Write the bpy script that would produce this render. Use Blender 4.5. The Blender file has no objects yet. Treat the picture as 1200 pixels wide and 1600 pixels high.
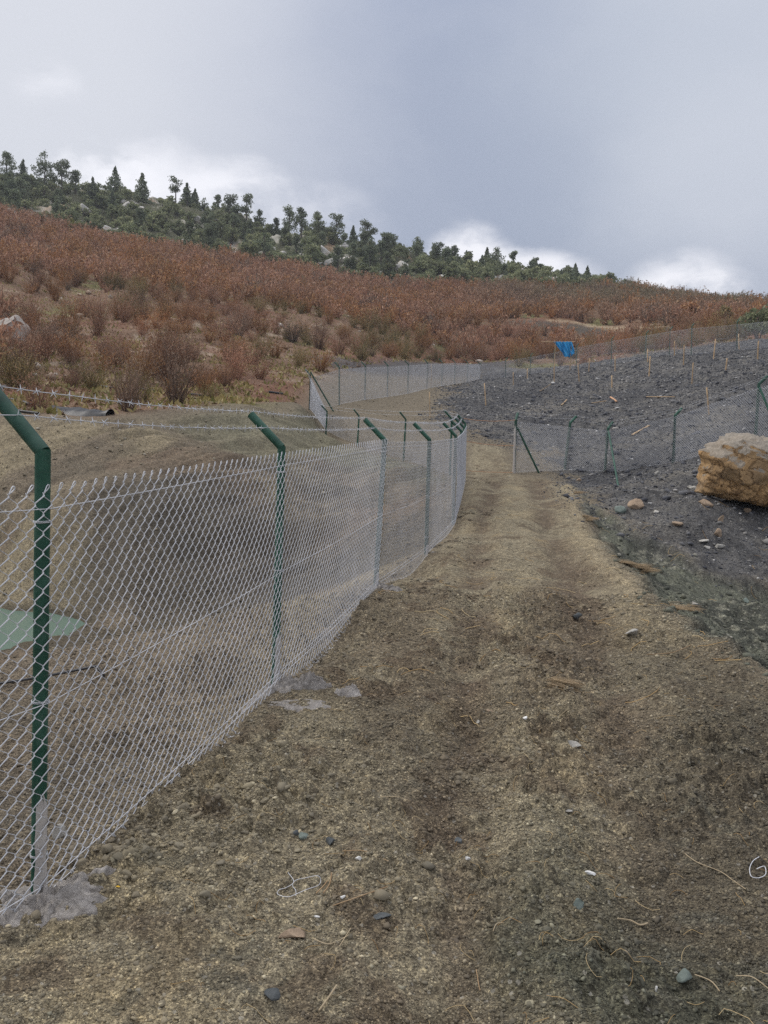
import bpy, math, random
import numpy as np
from mathutils import Vector, Matrix
from mathutils.geometry import delaunay_2d_cdt
R = math.radians
sc = bpy.context.scene
col = sc.collection
rnd = random.Random(7)
nr = np.random.default_rng(11)

# ------------------------------------------------------------------ camera
EYE = 1.7
F_PX = 1230.0                       # focal length in pixels of the 1200 x 1600 photograph
PITCH = math.atan(100 / F_PX)
ROLL = R(2.1)
cR0 = Vector((1, 0, 0)); cU0 = Vector((0, math.sin(PITCH), math.cos(PITCH))); cF = Vector((0, math.cos(PITCH), -math.sin(PITCH)))
cR = cR0 * math.cos(ROLL) + cU0 * math.sin(ROLL)
cU = cU0 * math.cos(ROLL) - cR0 * math.sin(ROLL)
cam_d = bpy.data.cameras.new('camera'); cam = bpy.data.objects.new('camera', cam_d); col.objects.link(cam)
cam_d.sensor_fit = 'VERTICAL'; cam_d.sensor_height = 24; cam_d.lens = 24 * F_PX / 1600
cam_d.clip_start = 0.05; cam_d.clip_end = 3000
M = Matrix((cR, cU, -cF)).transposed().to_4x4(); M.translation = (0, 0, EYE)
cam.matrix_world = M
sc.camera = cam
sc.render.resolution_x = 768; sc.render.resolution_y = 1024

# ------------------------------------------------------------------ light
SUN_EL, SUN_AZ = R(42), R(-66)      # azimuth from +Y (view direction), negative = left
sun_d = bpy.data.lights.new('sun', 'SUN'); sun = bpy.data.objects.new('sun', sun_d); col.objects.link(sun)
sun_d.energy = 1.5; sun_d.angle = R(14); sun_d.color = (1.0, 0.96, 0.9)
sd = Vector((math.sin(SUN_AZ) * math.cos(SUN_EL), math.cos(SUN_AZ) * math.cos(SUN_EL), math.sin(SUN_EL)))
sun.rotation_euler = sd.to_track_quat('Z', 'Y').to_euler()
sun.location = (0, 0, 50)
sc.view_settings.view_transform = 'Standard'; sc.view_settings.look = 'None'
sc.view_settings.exposure = 0.2; sc.view_settings.gamma = 1
sc.cycles.use_denoising = False
sc.cycles.max_bounces = 5; sc.cycles.diffuse_bounces = 2; sc.cycles.transparent_max_bounces = 16
sc.cycles.use_adaptive_sampling = False; sc.cycles.sample_clamp_indirect = 2.5; sc.cycles.sample_clamp_direct = 6

def pix_dir(px, py):
    v = cF + cR * ((px - 600) / F_PX) + cU * ((800 - py) / F_PX)
    return v.normalized()
def unproj(px, py, d):
    """world point seen at pixel (px, py), d metres ahead (measured along +Y)"""
    v = pix_dir(px, py); return Vector((0, 0, EYE)) + v * (d / v.y)

# ------------------------------------------------------------------ world
W = bpy.data.worlds.new('World'); sc.world = W; W.use_nodes = True
nt = W.node_tree; N = nt.nodes; L = nt.links
for n in list(N): N.remove(n)
def wn(t, **k):
    n = N.new(t)
    for a, b in k.items(): setattr(n, a, b)
    return n
def link(a, b): L.new(a, b)
out = wn('ShaderNodeOutputWorld'); bg = wn('ShaderNodeBackground'); link(bg.outputs[0], out.inputs[0])
sky = wn('ShaderNodeTexSky'); sky.sky_type = 'NISHITA'; sky.sun_disc = False; sky.sun_elevation = SUN_EL; sky.sun_rotation = SUN_AZ
sky.air_density = 1.2; sky.dust_density = 2.5
tc = wn('ShaderNodeTexCoord')
def vmath(op, a, b=None, sc_=None):
    n = wn('ShaderNodeVectorMath', operation=op); 
    if isinstance(a, tuple): n.inputs[0].default_value = a
    else: link(a, n.inputs[0])
    if b is not None:
        if isinstance(b, tuple): n.inputs[1].default_value = b
        else: link(b, n.inputs[1])
    if sc_ is not None: n.inputs['Scale'].default_value = sc_
    return n
def fmath(op, a, b=None, clamp=False):
    n = wn('ShaderNodeMath', operation=op); n.use_clamp = clamp
    for i, v in enumerate((a, b)):
        if v is None: continue
        if isinstance(v, (int, float)): n.inputs[i].default_value = v
        else: link(v, n.inputs[i])
    return n.outputs[0]
def smooth(v, lo, hi, o0=0.0, o1=1.0):
    n = wn('ShaderNodeMapRange', interpolation_type='SMOOTHSTEP'); link(v, n.inputs[0])
    n.inputs[1].default_value = lo; n.inputs[2].default_value = hi; n.inputs[3].default_value = o0; n.inputs[4].default_value = o1
    return n.outputs[0]
def mixc(f, a, b, bt='MIX'):
    n = wn('ShaderNodeMix', data_type='RGBA', blend_type=bt)
    if isinstance(f, (int, float)): n.inputs[0].default_value = f
    else: link(f, n.inputs[0])
    for i, v in ((6, a), (7, b)):
        if isinstance(v, tuple): n.inputs[i].default_value = (*v, 1)
        else: link(v, n.inputs[i])
    return n.outputs[2]
direction = tc.outputs['Generated']
# clouds are laid out over the dome by direction; big soft noise bends their edges
def noise_w(scale, detail, rough, vec, off=(0, 0, 0), w=None):
    m = wn('ShaderNodeMapping'); link(vec, m.inputs[0]); m.inputs['Location'].default_value = off; m.inputs['Scale'].default_value = (1, 1, 1.9)
    n = wn('ShaderNodeTexNoise'); link(m.outputs[0], n.inputs['Vector'])
    n.inputs['Scale'].default_value = scale; n.inputs['Detail'].default_value = detail; n.inputs['Roughness'].default_value = rough
    return n
nz = noise_w(2.3, 6, 0.5, direction, (3.1, 0.4, 1.7))
warp = vmath('SUBTRACT', nz.outputs['Color'], (0.5, 0.5, 0.5))
warp = vmath('SCALE', warp.outputs[0], sc_=0.10)
nzf = noise_w(9, 6, 0.6, direction, (1.1, 2.4, 0.7))
warp2 = vmath('SCALE', vmath('SUBTRACT', nzf.outputs['Color'], (0.5, 0.5, 0.5)).outputs[0], sc_=0.05)
wd = vmath('ADD', vmath('ADD', direction, warp.outputs[0]).outputs[0], warp2.outputs[0]).outputs[0]
nz2 = noise_w(1.6, 7, 0.52, wd, (0.3, 5.2, 2.2))
nz3 = noise_w(5.0, 8, 0.58, wd, (7.3, 1.2, 0.2))
def blob(px, py, rad_px, soft=1.0, stretch=1.0):
    """0..1 mask round the direction of a place in the sky; radius given in photo pixels"""
    c = pix_dir(px, py)
    d = vmath('SUBTRACT', wd, tuple(c))
    d = vmath('MULTIPLY', d.outputs[0], (1 / stretch, 1, 1))
    ln = wn('ShaderNodeVectorMath', operation='LENGTH'); link(d.outputs[0], ln.inputs[0])
    r = rad_px / F_PX
    return smooth(ln.outputs['Value'], r * (1 - soft * 0.8), r * 1.15, 1.0, 0.0)
base = mixc(smooth(nz2.outputs['Fac'], 0.32, 0.68), (0.46, 0.49, 0.585), (0.55, 0.58, 0.66))
base = mixc(fmath('MULTIPLY', blob(640, 110, 420), 0.75), base, (0.33, 0.385, 0.53))
base = mixc(fmath('MULTIPLY', blob(870, 300, 400, 1.0, 1.5), 0.85), base, (0.295, 0.345, 0.455))
base = mixc(fmath('MULTIPLY', blob(330, 210, 300, 1.0, 1.7), 0.55), base, (0.44, 0.475, 0.57))
base = mixc(fmath('MULTIPLY', blob(40, 90, 460), 0.9), base, (0.66, 0.68, 0.735))
base = mixc(fmath('MULTIPLY', blob(1180, 60, 360), 0.6), base, (0.60, 0.64, 0.71))
base = mixc(fmath('MULTIPLY', blob(1120, 270, 170, 1.0, 1.2), 0.55), base, (0.60, 0.63, 0.70))
for (bx, by, br, st, amt) in ((215, 298, 58, 2.3, .98), (360, 326, 50, 1.9, .9), (500, 350, 50, 2.4, .35), (735, 392, 56, 1.2, .98), (830, 425, 45, 2.6, .95), (1085, 470, 62, 2.0, 1.0), (70, 140, 40, 1.3, .35), (120, 272, 45, 1.8, .7)):
    base = mixc(fmath('MULTIPLY', fmath('MULTIPLY', blob(bx, by, br, 0.8, st), amt), smooth(nz3.outputs['Fac'], 0.36, 0.56)), base, (0.93, 0.93, 0.98))
base = mixc(smooth(nz3.outputs['Fac'], 0.42, 0.72, 0.0, 0.10), base, (0.72, 0.74, 0.8))
# overcast sky: the zenith, out of the picture, is brighter than the horizon
sep = wn('ShaderNodeSeparateXYZ'); link(direction, sep.inputs[0])
up = smooth(sep.outputs['Z'], 0.55, 0.95)
base = mixc(up, base, (1.15, 1.15, 1.2))
skyb = vmath('SCALE', sky.outputs[0], sc_=0.10).outputs[0]
fin = mixc(0.06, base, skyb)
below = smooth(sep.outputs['Z'], -0.1, 0.0)
fin = mixc(below, (0.2, 0.19, 0.17), fin)
link(fin, bg.inputs[0]); bg.inputs[1].default_value = 1.0

# ------------------------------------------------------------------ numpy noise
def _h(ix, iy, seed):
    h = (ix.astype(np.int64) * 374761393 + iy.astype(np.int64) * 668265263 + seed * 1442695041) & 0xffffffff
    h = ((h ^ (h >> 13)) * 1274126177) & 0xffffffff
    h = ((h ^ (h >> 16)) * 2246822519) & 0xffffffff
    return (h ^ (h >> 15)) / 4294967295.0
def vnoise(x, y, seed=0):
    ix = np.floor(x); iy = np.floor(y); fx = x - ix; fy = y - iy
    fx = fx * fx * fx * (fx * (fx * 6 - 15) + 10); fy = fy * fy * fy * (fy * (fy * 6 - 15) + 10)
    a = _h(ix, iy, seed); b = _h(ix + 1, iy, seed); c = _h(ix, iy + 1, seed); d = _h(ix + 1, iy + 1, seed)
    return (a * (1 - fx) + b * fx) * (1 - fy) + (c * (1 - fx) + d * fx) * fy
def fbm(x, y, sc_=1.0, octv=4, seed=0, gain=0.5):
    s = 0; amp = 1; tot = 0; c, q = math.cos(.6), math.sin(.6)
    x = x / sc_; y = y / sc_
    for o in range(octv):
        s = s + amp * vnoise(x, y, seed + o * 17); tot += amp; amp *= gain
        x, y = (x * c - y * q) * 2.03 + 5.1, (x * q + y * c) * 2.03 - 3.3
    return s / tot - 0.5
def worley(x, y, sc_, seed=0):
    x = x / sc_; y = y / sc_; ix = np.floor(x); iy = np.floor(y)
    best = np.full(x.shape, 9.0); bid = np.zeros(x.shape)
    for dx in (-1, 0, 1):
        for dy in (-1, 0, 1):
            jx = ix + dx; jy = iy + dy
            r0 = _h(jx, jy, seed); d = (jx + r0 - x) ** 2 + (jy + _h(jx, jy, seed + 5) - y) ** 2
            m = d < best; best = np.where(m, d, best); bid = np.where(m, _h(jx, jy, seed + 9), bid)
    return np.sqrt(best), bid
def sstep(v, lo, hi):
    t = np.clip((v - lo) / (hi - lo), 0, 1); return t * t * (3 - 2 * t)

# ------------------------------------------------------------------ terrain: survey points
# (px, py, metres ahead) of places on the bare ground, read off the photograph, plus world points outside it
SP = [
 # path
 (600,1600,2.30),(1100,1600,2.36),(200,1600,2.25),(350,1200,4.15),(750,1200,4.2),(600,1010,6.5),(800,1010,6.6),(700,900,9.9),(860,900,9.9),
 (780,820,13.6),(740,800,14.8),(830,780,17),(780,745,22.3),(850,745,22.5),(730,755,21.2),
 # foot of the front fence
 (60,1410,2.88),(430,1068,5.4),(588,915,8.6),(667,860,11.1),(708,817,14.2),(716,790,16.6),(722,765,19.2),
 # right lip of the path
 (902,757,21),(916,794,15.7),(955,846,11.9),(965,878,10.1),(1004,899,9.2),(1032,941,7.8),(1070,962,7.1),(1200,1040,5.6),
 # gully and dark bank to the right
 (920,780,17.6),(990,815,15.8),(1053,836,14.9),(1100,853,14.4),(1200,870,14.8),(1200,960,11.6),(1200,915,13.2),(1100,915,11.9),(1040,880,12.4),
 (1100,775,16),(1200,790,16.2),(965,765,22),(1020,770,18.5),
 # right fence line and gate
 (803,740,23),(893,737,24.5),(950,741,25),(1055,724,24),(1185,692,21.5),(1200,690,21.3),
 # pond side
 (200,1010,10.9),(350,1010,10.4),(450,965,11.5),(540,905,12.8),(300,1150,5.5),(150,1150,5.4),(0,1200,4.4),
 (0,1012,11.0),(150,1002,11.4),(0,950,13.5),(100,962,13.1),(150,984,12.2),(180,980,12.3),(300,975,12.6),(420,930,13.9),(520,860,16.6),(600,795,19),(660,748,20.6),
 # steep wall of the pit and its upper break
 (0,772,15.8),(75,768,15.2),(150,762,15),(230,752,15.2),(300,744,15.8),(400,738,17.4),(470,735,19.5),(530,735,21.5),(455,700,22.5),(500,702,27),(485,688,26.3),(470,658,28),(440,643,27),(540,708,26),(590,728,23.5),
 # crest of the bank
 (0,648,21.5),(150,655,21.5),(300,640,23.5),(400,631,26.5),(470,621,30),
 # back fence of the pond and terrace fence
 (511,697,30),(561,700,28),(634,722,25.5),(690,738,22.8),
 (485,645,33),(530,633,35),(570,626,38),(605,621,41),(637,616,44),(667,609,48),(690,605,51),(710,602,54),(730,600,57),(750,597,62),
 (560,660,30),(640,665,30),(720,680,28),
 # far hill fence
 (828,588,59),(900,577,56),(1008,560,52),(1080,553,49),(1200,543,45),
 # dark gravel hill
 (850,650,35),(1000,640,34),(1150,600,34),(750,650,36),(900,605,46),
 # behind the terrace fence
 (520,600,45),(600,592,50),(600,574,57),(600,562,64),(700,568,76),(750,566,84),
 (300,622,29),(150,636,26),(0,628,26),(400,600,36),(480,590,40),
 # orchard hill
 (0,600,32),(0,550,42),(0,500,58),(0,400,98),(0,335,148),(0,275,188),
 (150,560,40),(150,500,58),(150,420,96),(150,362,146),(150,298,186),
 (300,560,45),(300,500,62),(300,440,98),(300,392,142),(300,317,184),
 (450,560,52),(450,500,75),(450,450,110),(450,415,142),(450,358,182),
 (600,500,92),(600,460,122),(600,437,146),(600,389,184),
 (750,500,106),(750,460,128),(750,443,150),(750,414,178),
 (860,560,84),(860,535,90),(900,518,93),(900,507,94.5),(900,475,115),(900,449,150),(900,437,165),
 (960,531,89),(960,511,91),(1000,470,125),(1000,455,147),
 (830,503,95),(830,498,96.5),(1040,526,84),(1040,517,86),(1020,550,70),(940,560,72),
 (1060,500,92),(1060,482,115),(1060,466,142),
 (1120,525,70),(1120,505,85),(1120,474,130),(1200,528,62),(1200,502,84),(1200,479,122),
]
WP = [(-1.9,2.2,-.03),(-2.2,.5,0),(-3.5,3.2,-.22),(-4.5,7,-.75),(-3,5,-.32),(-6,5,-.6),(-5.9,12.2,-1.62),(-9,12.3,-2.0),(-9,9,-1.5),(-14,12,-1.9),(-8,15.5,-.75),(-14,15.5,-.9),
 (-14,22,2.2),(-22,22,2.3),(2.7,3,.1),(2.7,4.3,.2),(4.2,4,-.5),(6,6,-.8),(8,9,-.45),(10,5,-1),(12,12,.4),(12,18,1.7),(20,22,2.9),(30,20,2.6),(16,10,.2),
 (30,32,5.5),(36,45,8.6),(60,40,8),(50,60,12),(60,90,18),(80,118,25),(120,110,24),(-25,30,4),(-28,45,7.5),(-40,58,13),(-60,98,28),(-90,148,48),(-120,188,70),(-60,30,6),(-110,60,20),
 (6,0,-.4),(14,-6,-1),(-6,0,-.5),(-14,-4,-1.6),(0,-6,0),(4,-14,-.3),(-8,-16,-.8),(20,-20,-1.5),(-25,0,-1.2),(35,0,0)]
ctl = []
for (px, py, d) in SP: ctl.append(tuple(unproj(px, py, d)))
ctl += [tuple(map(float, p)) for p in WP]
# beyond the skyline the land falls away gently, out to the horizon
for (px, r1, z1) in ((-400, 200, 74), (-150, 200, 70), (0, 200, 66), (150, 198, 62), (300, 196, 58), (450, 196, 51), (600, 196, 44), (750, 190, 40), (900, 176, 37), (1000, 158, 32.5), (1100, 145, 29), (1200, 134, 25), (1400, 134, 24)):
    a = math.atan((px - 600) / F_PX)
    ctl.append((r1 * 1.15 * math.sin(a), r1 * 1.15 * math.cos(a), z1 * 0.97)); ctl.append((330 * math.sin(a), 330 * math.cos(a), z1 * .7)); ctl.append((1500 * math.sin(a), 1500 * math.cos(a), -5))
for a in range(45, 316, 15):
    for r, z in ((60, 0.0), (250, -3.0), (1500, -8.0)):
        if a in (45, 315) and r == 60: continue
        ctl.append((r * math.sin(R(a)), r * math.cos(R(a)), z))
for a in range(-180, 180, 20):
    for r in (0.25, 1.2): ctl.append((r * math.sin(R(a)), r * math.cos(R(a)), 0.0))

# polar grid round the viewpoint, fine where the ground is seen close
fine = np.radians(np.arange(-31, 31.001, 0.08))
sidea = []; a = 31.0; st = 0.15
while a < 180 - st: a += st; st = min(st * 1.09, 4); sidea.append(a)
sidea = np.radians(np.array(sidea))
AZ = np.concatenate((-sidea[::-1], fine, sidea))
def geo(a, b, q): n = int(math.log(b / a) / q); return list(a * np.exp(np.arange(n) * math.log(b / a) / n))
RR = np.array(geo(.3, 1.9, .05) + geo(1.9, 7, .0032) + geo(7, 30, .0042) + geo(30, 200, .0062) + geo(200, 1400, .04) + [1400.0])
LR = np.log(RR); nA, nR = len(AZ), len(RR)

pts2 = []; zs = []
for (x, y, z) in ctl:
    az = math.atan2(x, y); lr = math.log(max(math.hypot(x, y), 1e-3))
    for k in (-1, 0, 1):
        if k and abs(az + k * 2 * math.pi) > 4.2: continue
        pts2.append(Vector((az + k * 2 * math.pi, lr))); zs.append(z)
vo, eo, fo, ov, oe, of_ = delaunay_2d_cdt(pts2, [], [], 0, 1e-6)
zv = [zs[ov[i][0]] if ov[i] else 0.0 for i in range(len(vo))]
Z = np.zeros((nR, nA))
for f in fo:
    A_, B_, C_ = (vo[i] for i in f); za, zb, zc = (zv[i] for i in f)
    a0, a1 = min(A_.x, B_.x, C_.x), max(A_.x, B_.x, C_.x); l0, l1 = min(A_.y, B_.y, C_.y), max(A_.y, B_.y, C_.y)
    i0, i1 = np.searchsorted(AZ, a0 - 1e-4), np.searchsorted(AZ, a1 + 1e-4); j0, j1 = np.searchsorted(LR, l0 - 1e-4), np.searchsorted(LR, l1 + 1e-4)
    if i1 <= i0 or j1 <= j0: continue
    aa = AZ[None, i0:i1]; ll = LR[j0:j1, None]
    det = (B_.y - C_.y) * (A_.x - C_.x) + (C_.x - B_.x) * (A_.y - C_.y)
    if abs(det) < 1e-12: continue
    u = ((B_.y - C_.y) * (aa - C_.x) + (C_.x - B_.x) * (ll - C_.y)) / det
    v = ((C_.y - A_.y) * (aa - C_.x) + (A_.x - C_.x) * (ll - C_.y)) / det
    w = 1 - u - v; m = (u > -1e-5) & (v > -1e-5) & (w > -1e-5)
    blk = Z[j0:j1, i0:i1]; blk[m] = (u * za + v * zb + w * zc)[m]
def blur(Zi, n, ka, kr):
    """box blur repeated; half widths ka (columns), kr (rings)"""
    for _ in range(n):
        for ax, k in ((1, ka), (0, kr)):
            if k < 1: continue
            P = np.pad(Zi, [(k + 1, k) if i == ax else (0, 0) for i in (0, 1)], mode='edge')
            c = np.cumsum(P, axis=ax)
            Zi = (c[:, 2 * k + 1:] - c[:, :-2 * k - 1]) / (2 * k + 1) if ax == 1 else (c[2 * k + 1:] - c[:-2 * k - 1]) / (2 * k + 1)
    return Zi
Z = blur(Z, 3, 5, 4)
AZg, RRg = np.meshgrid(AZ, RR)
X = RRg * np.sin(AZg); Y = RRg * np.cos(AZg)
Zbase = Z.copy()
def H(x, y, A=None):
    """height of the ground under (x, y)"""
    A = Z if A is None else A
    az = math.atan2(x, y); r = min(max(math.hypot(x, y), .31), 1390)
    i = int(np.searchsorted(AZ, az)) - 1; i = min(max(i, 0), nA - 2); j = min(max(int(np.searchsorted(RR, r)) - 1, 0), nR - 2)
    u = (az - AZ[i]) / (AZ[i + 1] - AZ[i]); v = (r - RR[j]) / (RR[j + 1] - RR[j]); u = min(max(u, 0), 1)
    return float((A[j, i] * (1 - u) + A[j, i + 1] * u) * (1 - v) + (A[j + 1, i] * (1 - u) + A[j + 1, i + 1] * u) * v)
def ground_at(px, py, dmin=1.5, dmax=400, A=None):
    """the ground point that shows at a pixel of the photograph"""
    v = pix_dir(px, py); t = dmin; o = Vector((0, 0, EYE)); prev = t
    while t < dmax:
        p = o + v * t
        if p.z < H(p.x, p.y, A):
            lo, hi = prev, t
            for _ in range(14):
                m = (lo + hi) / 2; q = o + v * m
                if q.z < H(q.x, q.y, A): hi = m
                else: lo = m
            q = o + v * hi; return Vector((q.x, q.y, H(q.x, q.y, A)))
        prev = t; t *= 1.012
    return None
def poly_w(pix):
    r = []
    for (px, py) in pix:
        g = ground_at(px, py, A=Zbase)
        if g is None: g = ground_at(px, py + 8, A=Zbase) or unproj(px, py, 60)
        r.append((g.x, g.y))
    return r
def sdist(poly, x, y):
    """signed distance to a plan polygon, positive inside"""
    d = np.full(x.shape, 1e9); ins = np.zeros(x.shape, bool); n = len(poly)
    for i in range(n):
        x0, y0 = poly[i]; x1, y1 = poly[(i + 1) % n]
        ex, ey = x1 - x0, y1 - y0; L2 = ex * ex + ey * ey + 1e-12
        t = np.clip(((x - x0) * ex + (y - y0) * ey) / L2, 0, 1)
        d = np.minimum(d, (x - x0 - t * ex) ** 2 + (y - y0 - t * ey) ** 2)
        c = ((y0 > y) != (y1 > y)) & (x < (x1 - x0) * (y - y0) / (y1 - y0 + 1e-12) + x0); ins ^= c
    d = np.sqrt(d); return np.where(ins, d, -d)
def ldist(line, x, y):
    d = np.full(x.shape, 1e9)
    for i in range(len(line) - 1):
        x0, y0 = line[i]; x1, y1 = line[i + 1]; ex, ey = x1 - x0, y1 - y0; L2 = ex * ex + ey * ey + 1e-12
        t = np.clip(((x - x0) * ex + (y - y0) * ey) / L2, 0, 1)
        d = np.minimum(d, (x - x0 - t * ex) ** 2 + (y - y0 - t * ey) ** 2)
    return np.sqrt(d)

# plan outlines of the different soils
front_line = [(-2.9, -1.0), (-2.3, .5)] + [tuple(unproj(a, b, c).xy) for a, b, c in ((60,1410,2.88),(430,1068,5.4),(588,915,8.6),(667,860,11.1),(708,817,14.2),(716,790,16.6),(722,765,19.2),(725,755,21.3))]
lip = [(2.7, -2), (2.7, 3), (2.7, 4.4)] + [tuple(unproj(a, b, c).xy) for a, b, c in ((1200,1040,5.6),(1070,962,7.1),(1032,941,7.8),(1004,899,9.2),(965,878,10.1),(955,846,11.9),(916,794,15.7),(902,757,21))]
path_poly = front_line + [tuple(unproj(a, b, c).xy) for a, b, c in ((730,700,27),(790,700,27),(803,738,23))] + lip[::-1]
pit_poly = front_line[::-1] + [(-20, -6), (-30, 15), (-20, 21.5)] + [tuple(unproj(a, b, c).xy) for a, b, c in ((0,648,21.5),(150,655,21.5),(300,640,23.5),(400,631,26.5),(470,621,30),(485,645,33),(511,697,30),(561,700,28),(634,722,25.5),(690,738,22.8))]
green_poly = [(2.75, -3), (2.75, 4.4)] + lip[3:] + [tuple(unproj(a, b, c).xy) for a, b, c in ((925,779,17.2),(990,822,14.6),(1053,840,13.6),(1100,860,12.8),(1200,868,13))] + [(12, 10), (10, -3)]
dark_poly = [tuple(unproj(a, b, c).xy) for a, b, c in ((690,652,33),(735,682,28),(800,700,27),(860,700,27.5),(905,748,22.5),(925,779,17.2),(990,822,14.6),(1053,840,13.6),(1100,860,12.8),(1200,868,13))] + [(14, 10), (40, 20), (60, 50)] + [tuple(unproj(a, b, c).xy) for a, b, c in ((1210,535,56),(1080,545,61),(1008,550,64),(900,566,70),(828,573,74),(750,575,72),(742,598,60),(700,612,50),(705,630,42))]
orch_near = [tuple(unproj(a, b, c).xy) for a, b, c in ((0,645,22),(150,652,22),(300,634,24.5),(400,625,28),(470,614,33),(520,590,48),(600,570,60),(700,569,74),(750,570,75),(800,575,70),(900,562,64),(1008,545,60),(1200,530,58))]
orch_poly = [(-40, 22)] + orch_near + [(60, 60), (110, 120), (60, 200), (-160, 260), (-160, 40)]
def tree_r(az):
    """distance of the orchard's upper edge"""
    px = 600 + F_PX * np.tan(np.clip(az, -1.0, 1.0))
    return np.interp(px, (-400, 0, 300, 600, 750, 900, 960, 1000, 1300), (158, 150, 134, 133, 138, 145, 152, 300, 300))

# ------------------------------------------------------------------ terrain: relief on top of the survey
sp = sdist(path_poly, X, Y)
near = RRg < 45
wp = sstep(sp, -.15, .35)
rut1 = [tuple(unproj(a, b, c).xy) for a, b, c in ((690,1600,2.3),(705,1300,3.45),(728,1150,4.65),(735,1000,6.9),(745,900,10),(758,800,14.8),(775,750,21))]
rut2 = [tuple(unproj(a, b, c).xy) for a, b, c in ((1080,1600,2.3),(1010,1300,3.45),(965,1150,4.7),(925,1000,7),(885,900,10),(850,800,15.3),(840,750,21.5))]
d1, d2 = ldist(rut1, X, Y), ldist(rut2, X, Y)
wob = fbm(X, Y, .9, 3, 3)
def rut(d, w, dep): return -dep * np.exp(-((d + wob * .12) / w) ** 2) + dep * .5 * np.exp(-((d + wob * .12 - w * 2.0) / (w * .8)) ** 2)
D = np.zeros_like(Z)
D += wp * (rut(d1, .17, .05) + rut(d2, .19, .045))
D += wp * fbm((X - Y * .13) * 1.0, Y * .16, .8, 3, 21) * .10
rough = (.35 + 1.5 * sstep(fbm(X, Y, .8, 3, 33), -.08, .22))            # lumpy patches between smooth ones
wl, wid = worley(X + fbm(X, Y, .08, 2, 8) * .05, Y, .085, 4)
wl2, wid2 = worley(X, Y + fbm(X, Y, .04, 2, 9) * .03, .038, 6)
clod = np.clip(1 - wl * 1.35, 0, 1) ** .8 * (wid > .45) * (.4 + wid)
clod2 = np.clip(1 - wl2 * 1.3, 0, 1) ** .8 * (wid2 > .3) * (.4 + wid2)
nz_near = sstep(RRg, 14, 6)
mid_l = [tuple(unproj(a, b, c).xy) for a, b, c in ((900,1500,2.6),(850,1300,3.5),(845,1150,4.7),(830,1000,6.9),(815,900,10))]
rough = rough + 1.5 * np.exp(-(ldist(mid_l, X, Y) / .28) ** 2) * sstep(fbm(X, Y, .5, 3, 35), -.12, .1)
wl3, wid3 = worley(X + fbm(X, Y, .2, 3, 14) * .12, Y + fbm(X, Y, .2, 3, 15) * .12, .19, 24); lump = sstep(1 - wl3 * 1.5, .0, .45) * (wid3 > .35) * wid3 * sstep(fbm(X, Y, .9, 3, 37), -.03, .14)
D += nz_near * (clod * .022 * rough + clod2 * .010 * rough + lump * .038)
D += near * (fbm(X - Y * .13, Y * np.interp(RRg, (4, 12), (1, .35)), .25, 4, 40) * .05 * rough * np.interp(RRg, (5, 11), (1, .4)) + fbm(X, Y, .05, 3, 41, .6) * .014)
# mound of clods on the path and along the fence
for (px, py, d, s, h) in ((740,1190,4.25,.22,.055),(860,1050,6,.25,.05),(190,1370,3.1,.2,.035),(330,1330,3.4,.28,.04),(470,1230,4.0,.4,.035),(1000,1560,2.4,.3,.05),(700,1480,2.7,.25,.03),(560,960,7.7,.4,.05),(1150,1150,4.6,.4,.03),(640,930,9,.4,.04)):
    c = unproj(px, py, d); g = np.exp(-((X - c.x) ** 2 + (Y - c.y) ** 2) / (s * s)); D += g * (h + clod * .02 * nz_near)
# the mid field: gravelly heaps, tooth marks of the digger on the bank
sdk = sdist(dark_poly, X, Y); sgr = sdist(green_poly, X, Y); spt = sdist(pit_poly, X, Y); sor = sdist(orch_poly, X, Y)
wdk = sstep(sdk, -.3, .5); wgr = sstep(sgr, -.1, .4); wpt = sstep(spt, -.1, .8); wor = sstep(sor, -1, 1.5)
D += wdk * sstep(RRg, 24, 20) * (fbm(X, Y, 1.3, 5, 53, .6) * .5) + wgr * fbm(X - Y * .3, (X + Y) * .4, .45, 4, 54, .6) * .22
D += wdk * (fbm(X, Y, 2.2, 5, 50, .6) * .55 * sstep(RRg, 14, 30) + fbm(X, Y, .5, 4, 51, .6) * .16)
D += wgr * (fbm(X, Y, .9, 5, 52, .55) * .24)
lipd = sdist(green_poly, X + fbm(X, Y, .35, 3, 77) * .35, Y); D -= .16 * sstep(lipd, -.02, .22) * sstep(lipd, 2.2, .5) * sstep(Y, 21, 17)
D += wp * .05 * np.exp(-((lipd + .18) / .16) ** 2) * (.5 + fbm(X, Y, .25, 3, 78) * 2)
bankmask = wpt * sstep(Y, 12.5, 15)
u_ = (X * .8 - Y * .6)                                                   # the scrape marks run down to the left
D += bankmask * (fbm(u_ * 1.0, (X * .6 + Y * .8) * .18, .55, 4, 60, .55) * .5 + fbm(X, Y, 3, 3, 61) * .5)
D += wpt * fbm(X, Y, .7, 4, 62, .55) * .12
D += wor * (fbm(X, Y, 5, 4, 70) * 1.1 * sstep(RRg, 26, 60) + fbm(X, Y, .8, 3, 71) * .14)
D += sstep(RRg, 140, 160) * sstep(AZg, .42, .2) * (fbm(X, Y, 9, 5, 72, .6) * 6)
# keep the ground at the foot of posts where it was surveyed, and the pond's bed under its water
pond_m = np.exp(-(((X + 8.5) / 5.5) ** 2 + ((Y - 12.2) / 1.3) ** 2) ** 2)
D *= 1 - .35 * pond_m
D += pond_m * fbm(X, Y, 1.4, 4, 79) * .35
Z = Z + D
sor_far = RRg > tree_r(AZg)

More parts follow.
